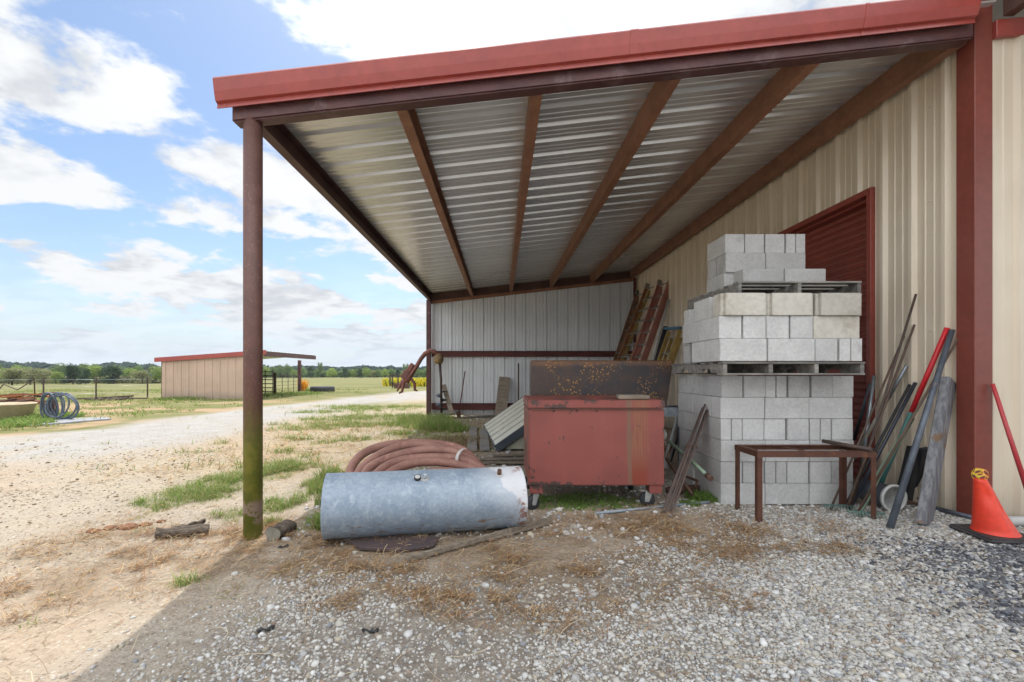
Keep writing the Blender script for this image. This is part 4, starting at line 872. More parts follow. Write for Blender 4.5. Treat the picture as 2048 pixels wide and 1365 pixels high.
MB().bb(1.70, 1.74, 5.2, 5.4, 0, .70).bb(2.08, 2.12, 5.2, 5.4, 0, .70).build('leg', M['greypole'], gt)
wp = MB().lathe([(.001, 0), (.05, .0), (.07, .05), (.07, .16), (.075, .17)], (1.68, 5.0, .46), 20, Matrix.Rotation(R(60), 3, 'X'))
tag(wp.build('white_bucket', M['white_pipe']), 'small white bucket behind the right edge of the job box', 'bucket')

# wheelbarrow tipped up between box and stack
wb = thing('wheelbarrow', (1.62, 4.75, 0), 'rusty wheelbarrow tipped on its nose beside the job box, one wooden handle sticking out', 'wheelbarrow')
mb = MB(); cpt = Vector((1.50, 4.95, .34)); q = [(.0, .30), (.24, .22), (.28, .02), (.10, -.26), (-.2, -.26), (-.2, .28)]
q3 = [cpt + Vector((a, .12 * b, b)) for a, b in q]; q4 = [cpt + (v_ - cpt) * .6 + Vector((-.03, .16, 0)) for v_ in q3]
n = len(q3); mb.add(q3 + q4, [(i, (i + 1) % n, (i + 1) % n + n, i + n) for i in range(n)] + [tuple(range(n, 2 * n))]); mb.build('tray', M['rust'], wb)
h1 = [at(1338, 883, 4.75), at(1421, 957, 4.0)]; MB().tube([h1[0], h1[1]], .018, 10).build('handle', M['palegreen'], wb)
MB().tube([h1[1] - (h1[1] - h1[0]).normalized() * .06, h1[1] + (h1[1] - h1[0]).normalized() * .01], .023, 10).build('grip', M['rust'], wb)
MB().tube([at(1333, 918, 4.6), at(1385, 990, 4.25)], .018, 8).build('handle', M['rust'], wb)
MB().tube([at(1345, 889, 4.8), at(1333, 918, 4.6)], .014, 8).tube([at(1350, 945, 4.5), at(1395, 962, 4.35), at(1388, 975, 4.3)], .014, 8).build('leg_brace', M['rust'], wb)
for k, (a, b, r_) in enumerate((((1333, 965, 4.5), (1398, 968, 4.5), .03), ((1350, 985, 4.4), (1392, 962, 4.6), .02))):
    p_, q_ = at(*a), at(*b); p_.z = gz(p_.x, p_.y) + r_; q_.z = gz(q_.x, q_.y) + r_ + .03
    tag(MB().tube([p_, p_.lerp(q_, .5) + Vector((0, 0, .01)), q_], r_, 8).build('scrap_bar', M['darkbeam']), ('thicker' if k == 0 else 'thinner') + ' dark scrap bar on the ground left of the lowest block stack', 'scrap metal')
# bundle of rebar leaning on the stack
rb = thing('rebar_bundle', (1.5, 3.95, 0), 'bundle of dark steel rods leaning on the left side of the block stack', 'steel rods')
pt, pb = Vector((1.965, 4.42, at(1408, 822, 4.42).z)), Vector((1.395, 3.86, gz(1.39, 3.86)))
for k in range(5):
    o_ = Vector((.022 * (k - 2), .012 * (k % 2), 0)); MB().bar(pb + o_, pt + o_ * .8 + Vector((0, 0, .03 * (k % 3))), .015, .018).build('rod', M['rebar'], rb)
w_ = pb.lerp(pt, .62); MB().bar(w_ - Vector((.055, .012, 0)), w_ + Vector((.055, .0, 0)), .035, .012, (0, 0, 1)).build('wire_tie', M['rust'], rb)

# ------------------------------------------------------------------ rusty angle-iron table frame
tf = thing('table_frame', (2.52, 3.84, 0), 'rusty angle-iron table frame without a top in front of the block stack', 'table frame')
tx0, tx1, ty0, ty1, tz = 2.045, 2.99, 3.66, 4.01, .560; w_ = .040
def angle_leg(x, y, sx, sy):
    g0 = gz(x, y) - .02; return MB().bb(min(x, x + sx * w_), max(x, x + sx * w_), min(y, y + sy * .005), max(y, y + sy * .005), g0, tz - .042).bb(min(x, x + sx * .005), max(x, x + sx * .005), min(y + sy * .005, y + sy * w_), max(y + sy * .005, y + sy * w_), g0, tz - .042)
for x, sx in ((tx0, 1), (tx1, -1)):
    for y, sy in ((ty0, 1), (ty1, -1)): angle_leg(x, y, sx, sy).build('leg', M['rusttable'], tf)
t_ = .006
MB().bb(tx0 - .004, tx1 + .004, ty0 - .004, ty0 + .0, tz - w_, tz).bb(tx0, tx1, ty0, ty0 + w_, tz, tz + t_).build('front_rail', M['rusttable'], tf)
MB().bb(tx0 - .004, tx1 + .004, ty1, ty1 + .004, tz - w_, tz).bb(tx0, tx1, ty1 - w_, ty1, tz, tz + t_).build('back_rail', M['rusttable'], tf)
MB().bb(tx0 - .004, tx0, ty0, ty1, tz - w_, tz).bb(tx0, tx0 + w_, ty0 + w_, ty1 - w_, tz, tz + t_).build('side_rail', M['rusttable'], tf)
MB().bb(tx1, tx1 + .004, ty0, ty1, tz - w_, tz).bb(tx1 - w_, tx1, ty0 + w_, ty1 - w_, tz, tz + t_).build('side_rail', M['rusttable'], tf)
MB().bar((2.44, ty1 - .03, tz - .01), (2.53, ty0 + .02, tz - .01), .025, .006).build('cross_bar', M['rusttable'], tf)
pole('loose_pipe', Vector((2.84, ty1 + .04, tz + .03)), Vector((2.935, ty0 - .02, tz + .024)), .017, M['rebar'], 'short dark pipe lying across the right end of the table frame', 'pipe')

# ------------------------------------------------------------------ tools leaning on the barn wall
def lean_rod(name, top, bot, r, m, label, cat, X=3.6, taper=None, n=12):
    return tag(MB().tube([wallp(*top, X=X), A(*bot) + Vector((0, 0, r * .5))], [r, taper or r], n).build(name, m), label, cat, 'tools leaning on the barn wall')
pole('galvanised_pipe', wallp(1748, 752, 3.58), at(1720, 964, 4.33), .016, M['galv'], 'shiny short galvanised pipe leaning in front of the roller door', 'pipe')
pole('dark_bar', wallp(1741, 768, 3.60), at(1708, 880, 4.75), .016, M['greypole'], 'dark grey bar just left of the shiny galvanised pipe', 'bar')
t = lean_rod('steel_rod', (1832, 589), (1700, 1018), .0095, M['rebar'], 'longest thin dark rod, its tip the highest of the leaning tools', 'rod')
t = lean_rod('thin_rod', (1808, 673), (1661, 1017), .009, M['brown_handle'], 'thin rusty rod leaning behind the right end of the table frame', 'rod')
def tines(parent, c, ax, fw, n, wid, m, L=.06, bar=.012):
    ax = Vector(ax).normalized(); fw = Vector(fw); mb = MB(); mb.bar(c - ax * wid / 2, c + ax * wid / 2, bar, bar * 1.2, (0, 0, 1))
    for k in range(n):
        p = c + ax * wid * ((k + .5) / n - .5); mb.tube([p, p + fw * L * .5 + Vector((0, 0, -.006)), p + fw * L + Vector((0, 0, -.03))], [.0045, .004, .002], 6)
    return mb.build('rake_head', m, parent)
def tool(name, label, cat, base):
    return thing(name, base, label, cat, 'tools leaning on the barn wall')
k1 = tool('garden_rake', 'rake with thin dark handle and green toothed head behind the front right table leg', 'rake', A(1730, 1040))
pb = A(1716, 1033) + Vector((0, 0, .045)); MB().tube([wallp(1917, 676, 3.62), pb], [.0085, .011], 10).build('handle', M['brown_handle'], k1)
tines(k1, A(1732, 1037) + Vector((0, -.0, .05)), (1, -.22, 0), (-.3, -1, 0), 12, .26, M['rakegreen'], .05)
MB().tube([pb, A(1712, 1030) + Vector((0, 0, .05)), A(1708, 1028) + Vector((0, 0, .05))], .006, 6).tube([pb, A(1732, 1037) + Vector((0, 0, .052))], .006, 6).build('bow', M['rakegreen'], k1)
k2 = tool('garden_rake', 'rake with faded green head at the foot of the thin rod, left of dark handles', 'rake', A(1680, 1020))
pb = A(1696, 1020) + Vector((0, 0, .05)); MB().tube([wallp(1829, 650, 3.61), pb], [.009, .012], 10).build('handle', M['brown_handle'], k2)
tines(k2, A(1676, 1019) + Vector((0, 0, .05)), (1, -.15, 0), (-.2, -1, 0), 11, .24, M['rakegreen'], .05)
k3 = tool('shovel', 'shovel with pale wooden handle and steel socket, crossing in front of the roller door', 'shovel', A(1722, 985))
a_, b_ = wallp(1799, 757, 3.6), at(1706, 920, 4.45); MB().tube([a_.lerp(b_, .22), b_], [.016, .019], 12).build('handle', M['wood_handle'], k3)
MB().tube([wallp(1814, 731, 3.61), a_.lerp(b_, .24)], [.012, .018], 10).build('socket', M['galv'], k3)
k4 = tool('black_handled_tool', 'digging tool with a thick glossy blue-black handle behind the table frame', 'digging tool', A(1700, 1017))
MB().tube([wallp(1831, 766, 3.6), A(1699, 1017)], .0145, 12).build('handle', M['darkpipe'], k4)
MB().tube([wallp(1836, 770, 3.6) + Vector((0, .08, 0)), A(1708, 1017) + Vector((0, .1, 0))], .012, 10).build('shaft', M['black'], k4)
k5 = tool('digging_bar', 'bar with bright red upper half and dark green lower half leaning on the wall', 'digging bar', A(1750, 1000))
a_ = wallp(1895, 656, 3.6); b_ = at(1745, 1006, 4.05); m_ = a_.lerp(b_, .46)
MB().tube([a_, m_], [.019, .019], 14).build('red_shaft', M['redbar'], k5); MB().tube([m_, b_], [.0185, .017], 14).build('green_shaft', M['green_paint'], k5)
b5 = at(1752, 985, 4.05); dn = (b_ - a_).normalized(); sd = Vector((1, .3, 0))
MB().prism([b5 + sd * -.04 - dn * .16, b5 + sd * .04 - dn * .16, b5 + sd * .05 + dn * .02, b5 + dn * .10, b5 + sd * -.05 + dn * .02], (0, -.006, 0), (0, .006, 0)).build('blade', M['green_paint'], k5)
k6 = tool('wooden_pole', 'pole with worn pale green paint leaning right of the table frame', 'pole', A(1715, 1036))
MB().tube([wallp(1826, 838, 3.58), at(1796, 886, 3.85), at(1760, 945, 3.80), A(1719, 1034) + Vector((0, 0, .02))], [.012, .018, .021, .013], 12).build('shaft', M['palegreen'], k6)
lean_rod('steel_pipe', (1904, 661), (1780, 1060), .0185, M['greypole'], 'grey steel pipe leaning right of the red and green bar, its foot nearest the camera', 'pipe', taper=.024, n=16)
for k, (a, b) in enumerate((((1822, 893), (1806, 1003)), ((1836, 897), (1826, 1006)), ((1850, 897), (1838, 1000)))):
    tag(MB().bar(wallp(*a, X=3.56), A(*b) + Vector((0, .05, 0)), .05, .03).build('black_post', M['black']), f'black metal post leaning behind the grey timber, {("left", "middle", "right")[k]} one of three', 'post', 'tools leaning on the barn wall')
tm = MB(); a0 = wallp(1880, 757, 3.585); 
pb0 = A(1847, 1049); pt0 = wallp(1897, 760, 3.57); tm.bar(pb0 + Vector((0, 0, -.01)), pt0, .165, .062, (1, .62, 0))
tag(tm.build('grey_timber', M['grey_plank'], bevel=.006, seg=2), 'wide weathered grey timber leaning on the beige wall beside the red corner', 'timber', 'tools leaning on the barn wall')
pole('red_pole', wallp(1985, 768, 3.64) * 1 if False else Vector((at(1985, 768, 3.47))), Vector((at(2056, 985, 3.30))), .013, M['redpole'], 'faded red pole leaning on the front wall right of the red corner', 'pole', taper=.016)
bk = thing('plastic_bucket', A(1785, 1022), 'grey plastic bucket with a white rim lying on its side among the tools', 'bucket')
mth = at(1789, 1021, 3.80); mth.z = gz(mth.x, mth.y) + .105; ax_ = Vector((-.10, 1, .02)).normalized(); rt = ax_.to_track_quat('Z', 'Y').to_matrix()
MB().lathe([(.102, 0), (.100, .02), (.090, .30), (.001, .302)], mth, 28, rt).build('shell', M['greypole'], bk)
MB().lathe([(.098, .02), (.096, -.002), (.113, -.006), (.116, .006), (.112, .022), (.102, .024)], mth, 28, rt).build('rim', M['white_pipe'], bk)
MB().lathe([(.097, .02), (.088, .28), (.001, .29)], mth, 28, rt).build('lining', M['tin'], bk)
for k, (a, b) in enumerate((((1752, 985), (1880, 1014)), ((1745, 995), (1870, 1024)))):
    p_, q_ = A(*a) + Vector((.03, .05, .03)), A(*b) + Vector((0, .10, .03)); pole('rusty_pipe', p_, q_, .013, M['rust'], f'long thin rusty pipe lying along the foot of the wall, {("farther", "nearer")[k]} one', 'pipe', 'rusty pipes along the wall')
pole('conduit', Vector((3.55, 3.85, gz(3.5, 3.8) + .02)), Vector((3.60, 3.42, gz(3.6, 3.4) + .03)), .017, M['greypole'], 'dark conduit lying on the gravel at the foot of the red corner', 'pipe')
pole('white_drain_pipe', Vector((3.66, 3.40, gz(3.6, 3.4) + .035)), Vector((5.2, 3.38, gz(4, 3.4) + .035)), .035, M['white_pipe'], 'white drain pipe lying along the front wall behind the cone', 'pipe', n=18)

# traffic cone
cx, cyy = 3.43, 3.19; cz = gz(cx, cyy)
cn = thing('traffic_cone', (cx, cyy, cz), 'dented orange traffic cone leaning left on a black rubber base', 'traffic cone')
a = R(40); dd = .175
q = [(cx + dd * 1.414 * math.cos(a + k * math.pi / 2), cyy + dd * 1.414 * math.sin(a + k * math.pi / 2), cz - .004) for k in range(4)]
MB().prism(q, (0, 0, 0), (0, 0, .032)).build('base', M['cone_base'], cn, bevel=.02, seg=3)
mb = MB(); N_ = 40; rows_ = 22; vs = []
for i in range(rows_ + 1):
    t = i / rows_; r_ = .120 * (1 - t) + .034 * t + (.006 if i == 0 else 0); zz = .03 + .365 * t; off = -.105 * t ** 1.1
    for j in range(N_):
        an = 2 * math.pi * j / N_; dn_ = .035 * math.exp(-((an - 5.35) / .38) ** 2 - ((t - .42) / .22) ** 2) + .012 * math.exp(-((an - 4.2) / .5) ** 2 - ((t - .7) / .15) ** 2)
        vs.append((cx + off + (r_ - dn_) * math.cos(an), cyy + (r_ - dn_) * math.sin(an), cz + zz))
fs = [(i * N_ + j, i * N_ + (j + 1) % N_, (i + 1) * N_ + (j + 1) % N_, (i + 1) * N_ + j) for i in range(rows_) for j in range(N_)] + [tuple(rows_ * N_ + j for j in range(N_))]
mb.add(vs, fs, True); mb.build('body', M['cone'], cn)
bc = Vector((cx - .105, cyy, cz + .428)); iv, if_ = ico(1); fc = iv[if_].mean(1); fc /= np.linalg.norm(fc, axis=1)[:, None]; bm = bmesh.new(); bvs = [bm.verts.new(tuple(c * .047)) for c in fc]
for i_ in range(12):                                   # a twelve-sided ball with a round hole in every side
    fl = [k for k in range(20) if i_ in if_[k]]; nrm_ = iv[i_]; e_ = fc[fl[0]] - nrm_ * fc[fl[0]].dot(nrm_); g2 = np.cross(nrm_, e_)
    fl.sort(key=lambda k: math.atan2(fc[k].dot(g2), fc[k].dot(e_))); bm.faces.new([bvs[k] for k in fl])
old = bm.faces[:]; bmesh.ops.inset_individual(bm, faces=old, thickness=.0125); bmesh.ops.delete(bm, geom=[f for f in old if f.is_valid and len(f.verts) == 5], context='FACES')
bmesh.ops.recalc_face_normals(bm, faces=bm.faces); me = bpy.data.meshes.new('toy_ball'); bm.to_mesh(me); bm.free(); me.materials.append(M['yellow'])
bo = bpy.data.objects.new('toy_ball', me); C.objects.link(bo); bo.location = bc; md = bo.modifiers.new('s', 'SOLIDIFY'); md.thickness = .008; md = bo.modifiers.new('u', 'SUBSURF'); md.levels = md.render_levels = 2
tag(bo, 'small yellow and orange ball with holes resting on the cone tip', 'ball')

# ------------------------------------------------------------------ tank, hose, strip, logs
pL, pR = Vector((-1.235, 3.265, gz(-1.2, 3.25) * 0 + .247)), Vector((.150, 3.555, gz(.15, 3.5) * 0 + .238)); axv = (pR - pL).normalized(); Lt = (pR - pL).length
tk = bpy.data.objects.new('water_tank', None); C.objects.link(tk); mid = (pL + pR) / 2; tk.location = mid - Vector((0, 0, .225)); ORG[tk.name] = tk.location.copy()
tag(tk, 'blue-grey galvanised cylindrical tank lying on its side, white corrosion at its right end', 'tank')
rot = Matrix((axv, Vector((-axv.y, axv.x, 0)).normalized(), axv.cross(Vector((-axv.y, axv.x, 0)).normalized()))).transposed()
rr = .2275; prof = [(.001, -Lt / 2 - .030), (.08, -Lt / 2 - .026), (.17, -Lt / 2 - .008), (.205, -Lt / 2 + .004), (rr + .002, -Lt / 2 - .002), (rr + .003, -Lt / 2 + .006), (rr, -Lt / 2 + .014)]
prof += [(rr, -Lt / 2 + .014 + (Lt - .028) * k / 24) for k in range(1, 25)] + [(rr + .003, Lt / 2 - .006), (rr + .001, Lt / 2 + .002), (.205, Lt / 2 - .006), (.1, Lt / 2 + .01), (.001, Lt / 2 + .02)]
toX = rot @ Matrix(((0, 0, 1), (0, 1, 0), (-1, 0, 0)))
sh = MB().lathe(prof, (0, 0, 0), 56, Matrix(((0, 0, 1), (0, 1, 0), (-1, 0, 0))))
sh.v = [Vector((v.x, v.y * (1 + .016 * (float(fbm(v.x * 3, math.atan2(v.z, v.y) * 1.5, 1, 3, 2)) - .5)), v.z * (1 + .016 * (float(fbm(v.x * 3, math.atan2(v.z, v.y) * 1.5, 1, 3, 4)) - .5)))) for v in sh.v]
me = bpy.data.meshes.new('shell'); me.from_pydata([tuple(v) for v in sh.v], [], sh.f); me.polygons.foreach_set('use_smooth', [True] * len(sh.f)); me.materials.append(M['tank'])
o = bpy.data.objects.new('shell', me); C.objects.link(o); o.parent = tk; o.location = (0, 0, .225); o.rotation_euler = rot.to_euler(); ORG[o.name] = tk.location
def onshell(px, py):                                    # nearest point of the shell on the ray through a photo pixel
    dr = Vector(((px - VX) / F, 1, -(py - VY) / F)); o_ = Vector((0, 0, H)) - mid; best = None
    for k in range(2500, 4500, 4):
        p = o_ + dr * (k / 1000); q = p - axv * p.dot(axv)
        if q.length < rr: return p + mid, q.normalized()
for nm, px, py, r1, L1, m_ in (('gauge', 835, 958, .024, .022, 'black'), ('plug', 849, 957, .019, .03, 'galv'), ('pipe_stub', 998, 950, .016, .045, 'rust')):
    p, nrm = onshell(px, py); rq = nrm.to_track_quat('Z', 'Y').to_matrix()
    ob = MB().lathe([(r1 * .95, -.01), (r1, 0), (r1, L1), (r1 * .82, L1), (r1 * .8, L1 - .004), (.001, L1 - .004)], p, 18, rq).build(nm, M[m_], tk)
    if nm == 'gauge': MB().lathe([(r1 * .8, L1 - .001), (.001, L1 - .0005)], p, 18, rq).build('dial', M['tin'], ob)
    if nm != 'gauge': MB().lathe([(r1 * 1.7, -.004), (r1 * 1.65, .004), (r1, .008)], p, 18, rq).build('flange', M['tin'], ob)
# hose coil
hz = thing('hose_coil', (-.82, 4.35, 0), 'coil of thick faded red hose tied with a pale strap behind the tank', 'hose')
pts = []; turns = 6
loops = [(-.88, 4.47, .62, .24, .225), (-.83, 4.41, .60, .245, .205), (-.76, 4.34, .58, .235, .185), (-.69, 4.26, .56, .215, .165), (-.62, 4.18, .54, .195, .14), (-.58, 4.12, .50, .17, .12), (-.57, 4.10, .46, .12, .06)]
for k, (a, b, r_, z_, tl) in enumerate(loops):
    a2, b2, r2, z2, t2 = loops[min(k + 1, len(loops) - 1)]
    for j in range(48):
        u = j / 48; an = 2 * math.pi * u + 3.6
        X_, Y_, R_, Z_, Tt = a + (a2 - a) * u, b + (b2 - b) * u, r_ + (r2 - r_) * u, z_ + (z2 - z_) * u, tl + (t2 - tl) * u
        pts.append((X_ + R_ * math.cos(an) + .018 * math.sin(2 * an + 3 * k), Y_ + R_ * .80 * math.sin(an), max(.05, Z_ + Tt * math.sin(an) - .02 * math.cos(an) + .014 * math.sin(3 * an + 2 * k))))
MB().tube(pts, .043, 12).build('hose', M['hose'], hz)
an = .95; cc_ = [Vector((l[0] + l[2] * math.cos(an), l[1] + l[2] * .8 * math.sin(an), l[3] + l[4] * math.sin(an) - .02 * math.cos(an))) for l in loops[2:5]]
top = max(cc_, key=lambda v: v.z); bot = min(cc_, key=lambda v: v.z); cv = (top + bot) / 2
tg = Vector((-math.sin(an), .8 * math.cos(an), 0)).normalized(); rd_ = Vector((math.cos(an), math.sin(an), 0)); ring = []
for j in range(24):
    t_ = 2 * math.pi * j / 24; ring.append(cv + rd_ * .115 * math.cos(t_) + Vector((0, 0, 1)) * ((top.z - bot.z) / 2 + .055) * math.sin(t_))
mb = MB(); vs = [p + tg * s_ * .018 for p in ring for s_ in (-1, 1)]; mb.add(vs, [(2 * j, 2 * j + 1, (2 * j + 3) % 48, (2 * j + 2) % 48) for j in range(24)], True); mb.build('strap', M['tape'], hz)
# strip of wood, dark sheet, logs
a_, b_ = A(812, 1128), A(1102, 1046); mid_ = a_.lerp(b_, .5)
tag(MB().bar(a_ + Vector((0, 0, .030)), b_ + Vector((0, 0, .036)), .036, .026, (0, 0, 1)).bar(mid_ + Vector((0, -.02, .020)), b_ + Vector((0, -.018, .016)), .014, .03, (0, 0, 1)).build('wood_strip', M['plank'], bevel=.003), 'long thin strip of old wood lying on the straw in front of the tank', 'wood strip')
ds = [A(690, 1088), A(760, 1078), (A(880, 1080)), A(868, 1098), A(800, 1108), A(720, 1104)]
tag(MB().prism([(p.x, p.y, gz(-.9, 3.1)) for p in ds], (0, 0, .012), (0, 0, .034)).build('flat_sheet', M['darksheet'], bevel=.003), 'flat dark rusty sheet on the ground under the front of the tank', 'metal sheet')
def log(name, p, q, r, label, seed, cat='log'):
    g_ = random.Random(seed); p, q = Vector(p), Vector(q); ax = (q - p).normalized(); sd = ax.cross(Vector((0, 0, 1))).normalized(); u = sd.cross(ax); N_ = 16; K = 12; vs = []
    for i in range(K + 1):
        c_ = p.lerp(q, i / K) + u * .006 * math.sin(i * 1.3 + seed); rr_ = r * (1 + .08 * math.sin(i * .9 + seed))
        for j in range(N_): a = 2 * math.pi * j / N_; k = rr_ * (1 + .10 * math.sin(3 * a + seed) + g_.uniform(-.05, .05)); vs.append(c_ + sd * k * math.cos(a) + u * k * math.sin(a))
    t = thing(name, (p + q) / 2 - Vector((0, 0, r)), label, cat)
    mb = MB(); mb.add(vs, [(i * N_ + j, i * N_ + (j + 1) % N_, (i + 1) * N_ + (j + 1) % N_, (i + 1) * N_ + j) for i in range(K) for j in range(N_)], True); mb.build('bark', M['bark'], t)
    MB().add(vs[:N_], [tuple(range(N_))]).build('cut_end', M['cutwood'], t); MB().add(vs[-N_:], [tuple(range(N_))]).build('cut_end', M['cutwood'], t)
    return t
p = A(545, 1083); log('short_log', p + Vector((0, 0, .045)), p + Vector((.03, .22, .045)), .054, 'short round log with its cut end facing out, at the foot of the mossy post', 1)
p, q = A(312, 1080), A(418, 1068); log('split_log', p + Vector((0, 0, .034)), q + Vector((0, 0, .042)), .037, 'split grey branch lying on the sunlit straw left of the post', 2)
p, q = A(350, 1073), A(408, 1052); log('split_log', p + Vector((0, 0, .05)), q + Vector((0, 0, .035)), .020, 'thinner splinter of wood lying over the split grey branch', 5)
for k, (px, py, r_) in enumerate(((188, 1064, .035), (222, 1058, .04), (255, 1056, .05), (292, 1050, .035), (322, 1045, .025))):
    p = A(px, py); bm = bmesh.new(); bmesh.ops.create_icosphere(bm, subdivisions=3, radius=r_)
    for v in bm.verts: v.co.x *= 1.5; v.co.z *= .5; v.co += v.normal * r_ * .5 * (float(fbm(v.co.x * 30 + k * 5, v.co.y * 30 + v.co.z * 20, 1, 3, k)) - .5)
    me = bpy.data.meshes.new('clod'); bm.to_mesh(me); bm.free(); me.materials.append(mat('red_clay', (.30, .13, .06), (.17, .085, .045), 12, .95, 0, .6, 60) if k == 0 else me_clay)
    me_clay = me.materials[0]; o = bpy.data.objects.new('earth_clod', me); C.objects.link(o); o.location = p + Vector((0, 0, r_ * .12)); tag(o, f'red earth clod in the ridge left of split branch, {ORD[k] if k < 4 else "rightmost"} of five', 'clod', 'clods of the dug red ridge')
p, q = A(1192, 1031), A(1418, 1010); pole('conduit_pipe', p + Vector((0, 0, .014)), q + Vector((0, 0, .014)), .012, M['blue_pvc'], 'thin grey-blue conduit lying on the gravel in front of the job box', 'pipe')
# planks at the back
def plank(label, p, q, w, t, side, m='plank', grp='old planks under the lean-to'):
    return tag(MB().bar(p, q, w, t, side).build('plank', M[m], bevel=.004), label, 'plank', grp)
plank('plank leaning upright on the end wall left of the slatted cover', A(1000, 838) + Vector((.0, .0, .0)), at(1010, 755, 12.22), .30, .04, (1, 0, -.1))
plank('narrow plank leaning in the far left corner beside the auger', at(904, 828, 11.6), at(887, 770, 12.05), .12, .04, (1, 0, 0))
plank('pale plank lying on the ground left of the slatted cover, longer of two', A(944, 904) + Vector((0, 0, .03)), A(947, 855) + Vector((0, 0, .03)), .155, .03, (1, 0, 0), 'pallet')
plank('pale plank lying on the ground left of the slatted cover, shorter and nearer it', A(970, 903) + Vector((0, 0, .03)), A(967, 862) + Vector((0, 0, .03)), .155, .03, (1, 0, 0), 'pallet')
for k, (a, b) in enumerate((((950, 930), (1058, 930)), ((958, 922), (1058, 921)), ((985, 914), (1058, 912)))):
    plank(f'old board lying crosswise in front of the slatted cover, {("nearest", "middle", "farthest")[k]} of three', A(*a) + Vector((0, 0, .025)), A(*b) + Vector((0, 0, .03)), .10, .022, (0, 1, 0), 'plank')
for k, (a, b) in enumerate((((925, 836), (1000, 833)), ((930, 831), (985, 829)))):
    p_, q_ = A(*a), A(*b); p_.y -= .2; q_.y -= .1; plank(f'dark board lying at the foot of the end wall, {("nearer", "farther")[k]} of two', p_ + Vector((0, 0, .03)), q_ + Vector((0, 0, .04)), .10, .04, (0, 1, 0), 'pallet')
sp = thing('shovel', A(916, 836), 'thin red-handled shovel leaning on the end wall near the auger', 'shovel')
MB().tube([at(930, 743, 12.2), at(918, 825, 11.9)], .014, 8).build('handle', M['girt'], sp)
MB().prism([at(912, 824, 11.9), at(922, 824, 11.9), at(921, 836, 11.85), at(915, 838, 11.85)], (0, 0, 0), (0, .02, 0)).build('blade', M['rust'], sp)
pole('wall_rod', at(1037, 727, 12.22), at(1037, 838, 11.9), .018, M['rust'], 'thin rusty rod standing upright against the end wall', 'rod')

# ------------------------------------------------------------------ post-hole digger hung at the far post
dg = thing('post_hole_digger', at(885, 830, 11.7), 'worn red tractor post-hole digger with yellow gearbox, boom hooked past the far post', 'farm implement')
Dd = 11.75
P_ = lambda x, y, d=Dd: at(x, y, d)
MB().tube([P_(880, 712), P_(868, 704), P_(860, 702), P_(850, 708), P_(842, 718), P_(832, 735), P_(822, 750), P_(812, 764)], [.05, .06, .065, .06, .055, .055, .065, .09], 10).build('boom', M['digger'], dg)
MB().bar(P_(826, 728), P_(807, 757), .11, .10).bar(P_(816, 742), P_(806, 757), .16, .13).build('hinge', M['digger'], dg, bevel=.015)
MB().tube([P_(807, 755), P_(809, 762), P_(806, 772), P_(804, 784), P_(798, 787)], [.05, .04, .04, .035, .02], 8).build('hitch_leg', M['digger'], dg)
MB().tube([P_(813, 756), P_(823, 759), P_(829, 768), P_(830, 781), P_(835, 782)], [.05, .04, .04, .035, .02], 8).build('hitch_leg', M['digger'], dg)
MB().tube([P_(806, 760, 12.1), P_(799, 775, 12.2), P_(794, 783, 12.2)], [.05, .035, .02], 8).build('hitch_leg', M['digger'], dg)
MB().lathe([(.001, -.13), (.10, -.12), (.13, -.04), (.13, .05), (.08, .10), (.05, .13), (.001, .13)], P_(877, 718), 14).build('gearbox', M['gearbox'], dg)
MB().tube([P_(879, 724), P_(882, 760), P_(883, 826)], .032, 10).build('auger_shaft', M['rebar'], dg)
mb = MB(); vs = []; K = 40
for i in range(K + 1):
    t = i / K; a = t * 2 * math.pi * 2.2; c_ = P_(883, 782).lerp(P_(883, 822), t); vs += [c_ + Vector((math.cos(a), math.sin(a), 0)) * .03, c_ + Vector((math.cos(a), math.sin(a), 0)) * .15]
mb.add(vs, [(2 * i, 2 * i + 1, 2 * i + 3, 2 * i + 2) for i in range(K)]); mb.build('auger_flight', M['greypole'], dg)

# small dark scraps on the gravel
for (px, py, a_), lb in zip(((532, 1262, .6), (742, 1262, .2), (566, 1098, .9)), ('torn black rubber scrap lying on the gravel near the lower left', 'dark blue-grey crushed scrap on the gravel at lower centre', 'grey ragged scrap on the straw right of the short log')):
    p = A(px, py); g_ = random.Random(px); mb = MB(); pts_ = []
    for k in range(7): pts_.append(p + Vector((math.cos(a_) * .011 * (k - 3) + g_.uniform(-.006, .006), math.sin(a_) * .011 * (k - 3) + g_.uniform(-.008, .008), .008 + g_.uniform(0, .012))))
    mb.tube(pts_, [g_.uniform(.004, .011) for _ in pts_], 7); tag(mb.build('rubber_scrap', M['black']), lb, 'scrap')
# ------------------------------------------------------------------ left middle distance
def farmat_green(): return M['leaf_mid']
# hose coil on a short post, slab, tub
p0 = A(104, 842); pp_ = 920 / p0.y
hp = thing('hose_post', p0, 'short rusty post carrying the blue-grey hose coil', 'post')
MB().tube([p0 - Vector((0, 0, .1)), p0 + Vector((0, 0, .66))], .055, 12).build('shaft', M['beam'], hp)
MB().tube([p0 + Vector((0, 0, .66)), p0 + Vector((0, 0, .70))], .12, 12).build('top_plate', M['rust'], hp)
hc = thing('hose_coil', p0 + Vector((.15, -.1, 0)), 'blue-grey hose coil hanging on the short rusty post', 'hose'); pts = []
for k in range(9):
    cx_ = p0.x + .05 + .055 * k; rx_ = .33 + .012 * ((k * 5) % 4); rz_ = .31 - .008 * (k % 3)
    for j in range(24):
        a = 2 * math.pi * j / 24 + 1.57; pts.append((cx_ + (rx_ * (.45 + .08 * k)) * math.cos(a) * .9, p0.y - .14 - .03 * (k % 3) + .06 * math.cos(a + k), p0.z + .34 + .02 * ((k * 3) % 4) + rz_ * math.sin(a)))
MB().tube(pts, .019, 7).build('hose', M['hose_blue'], hc)
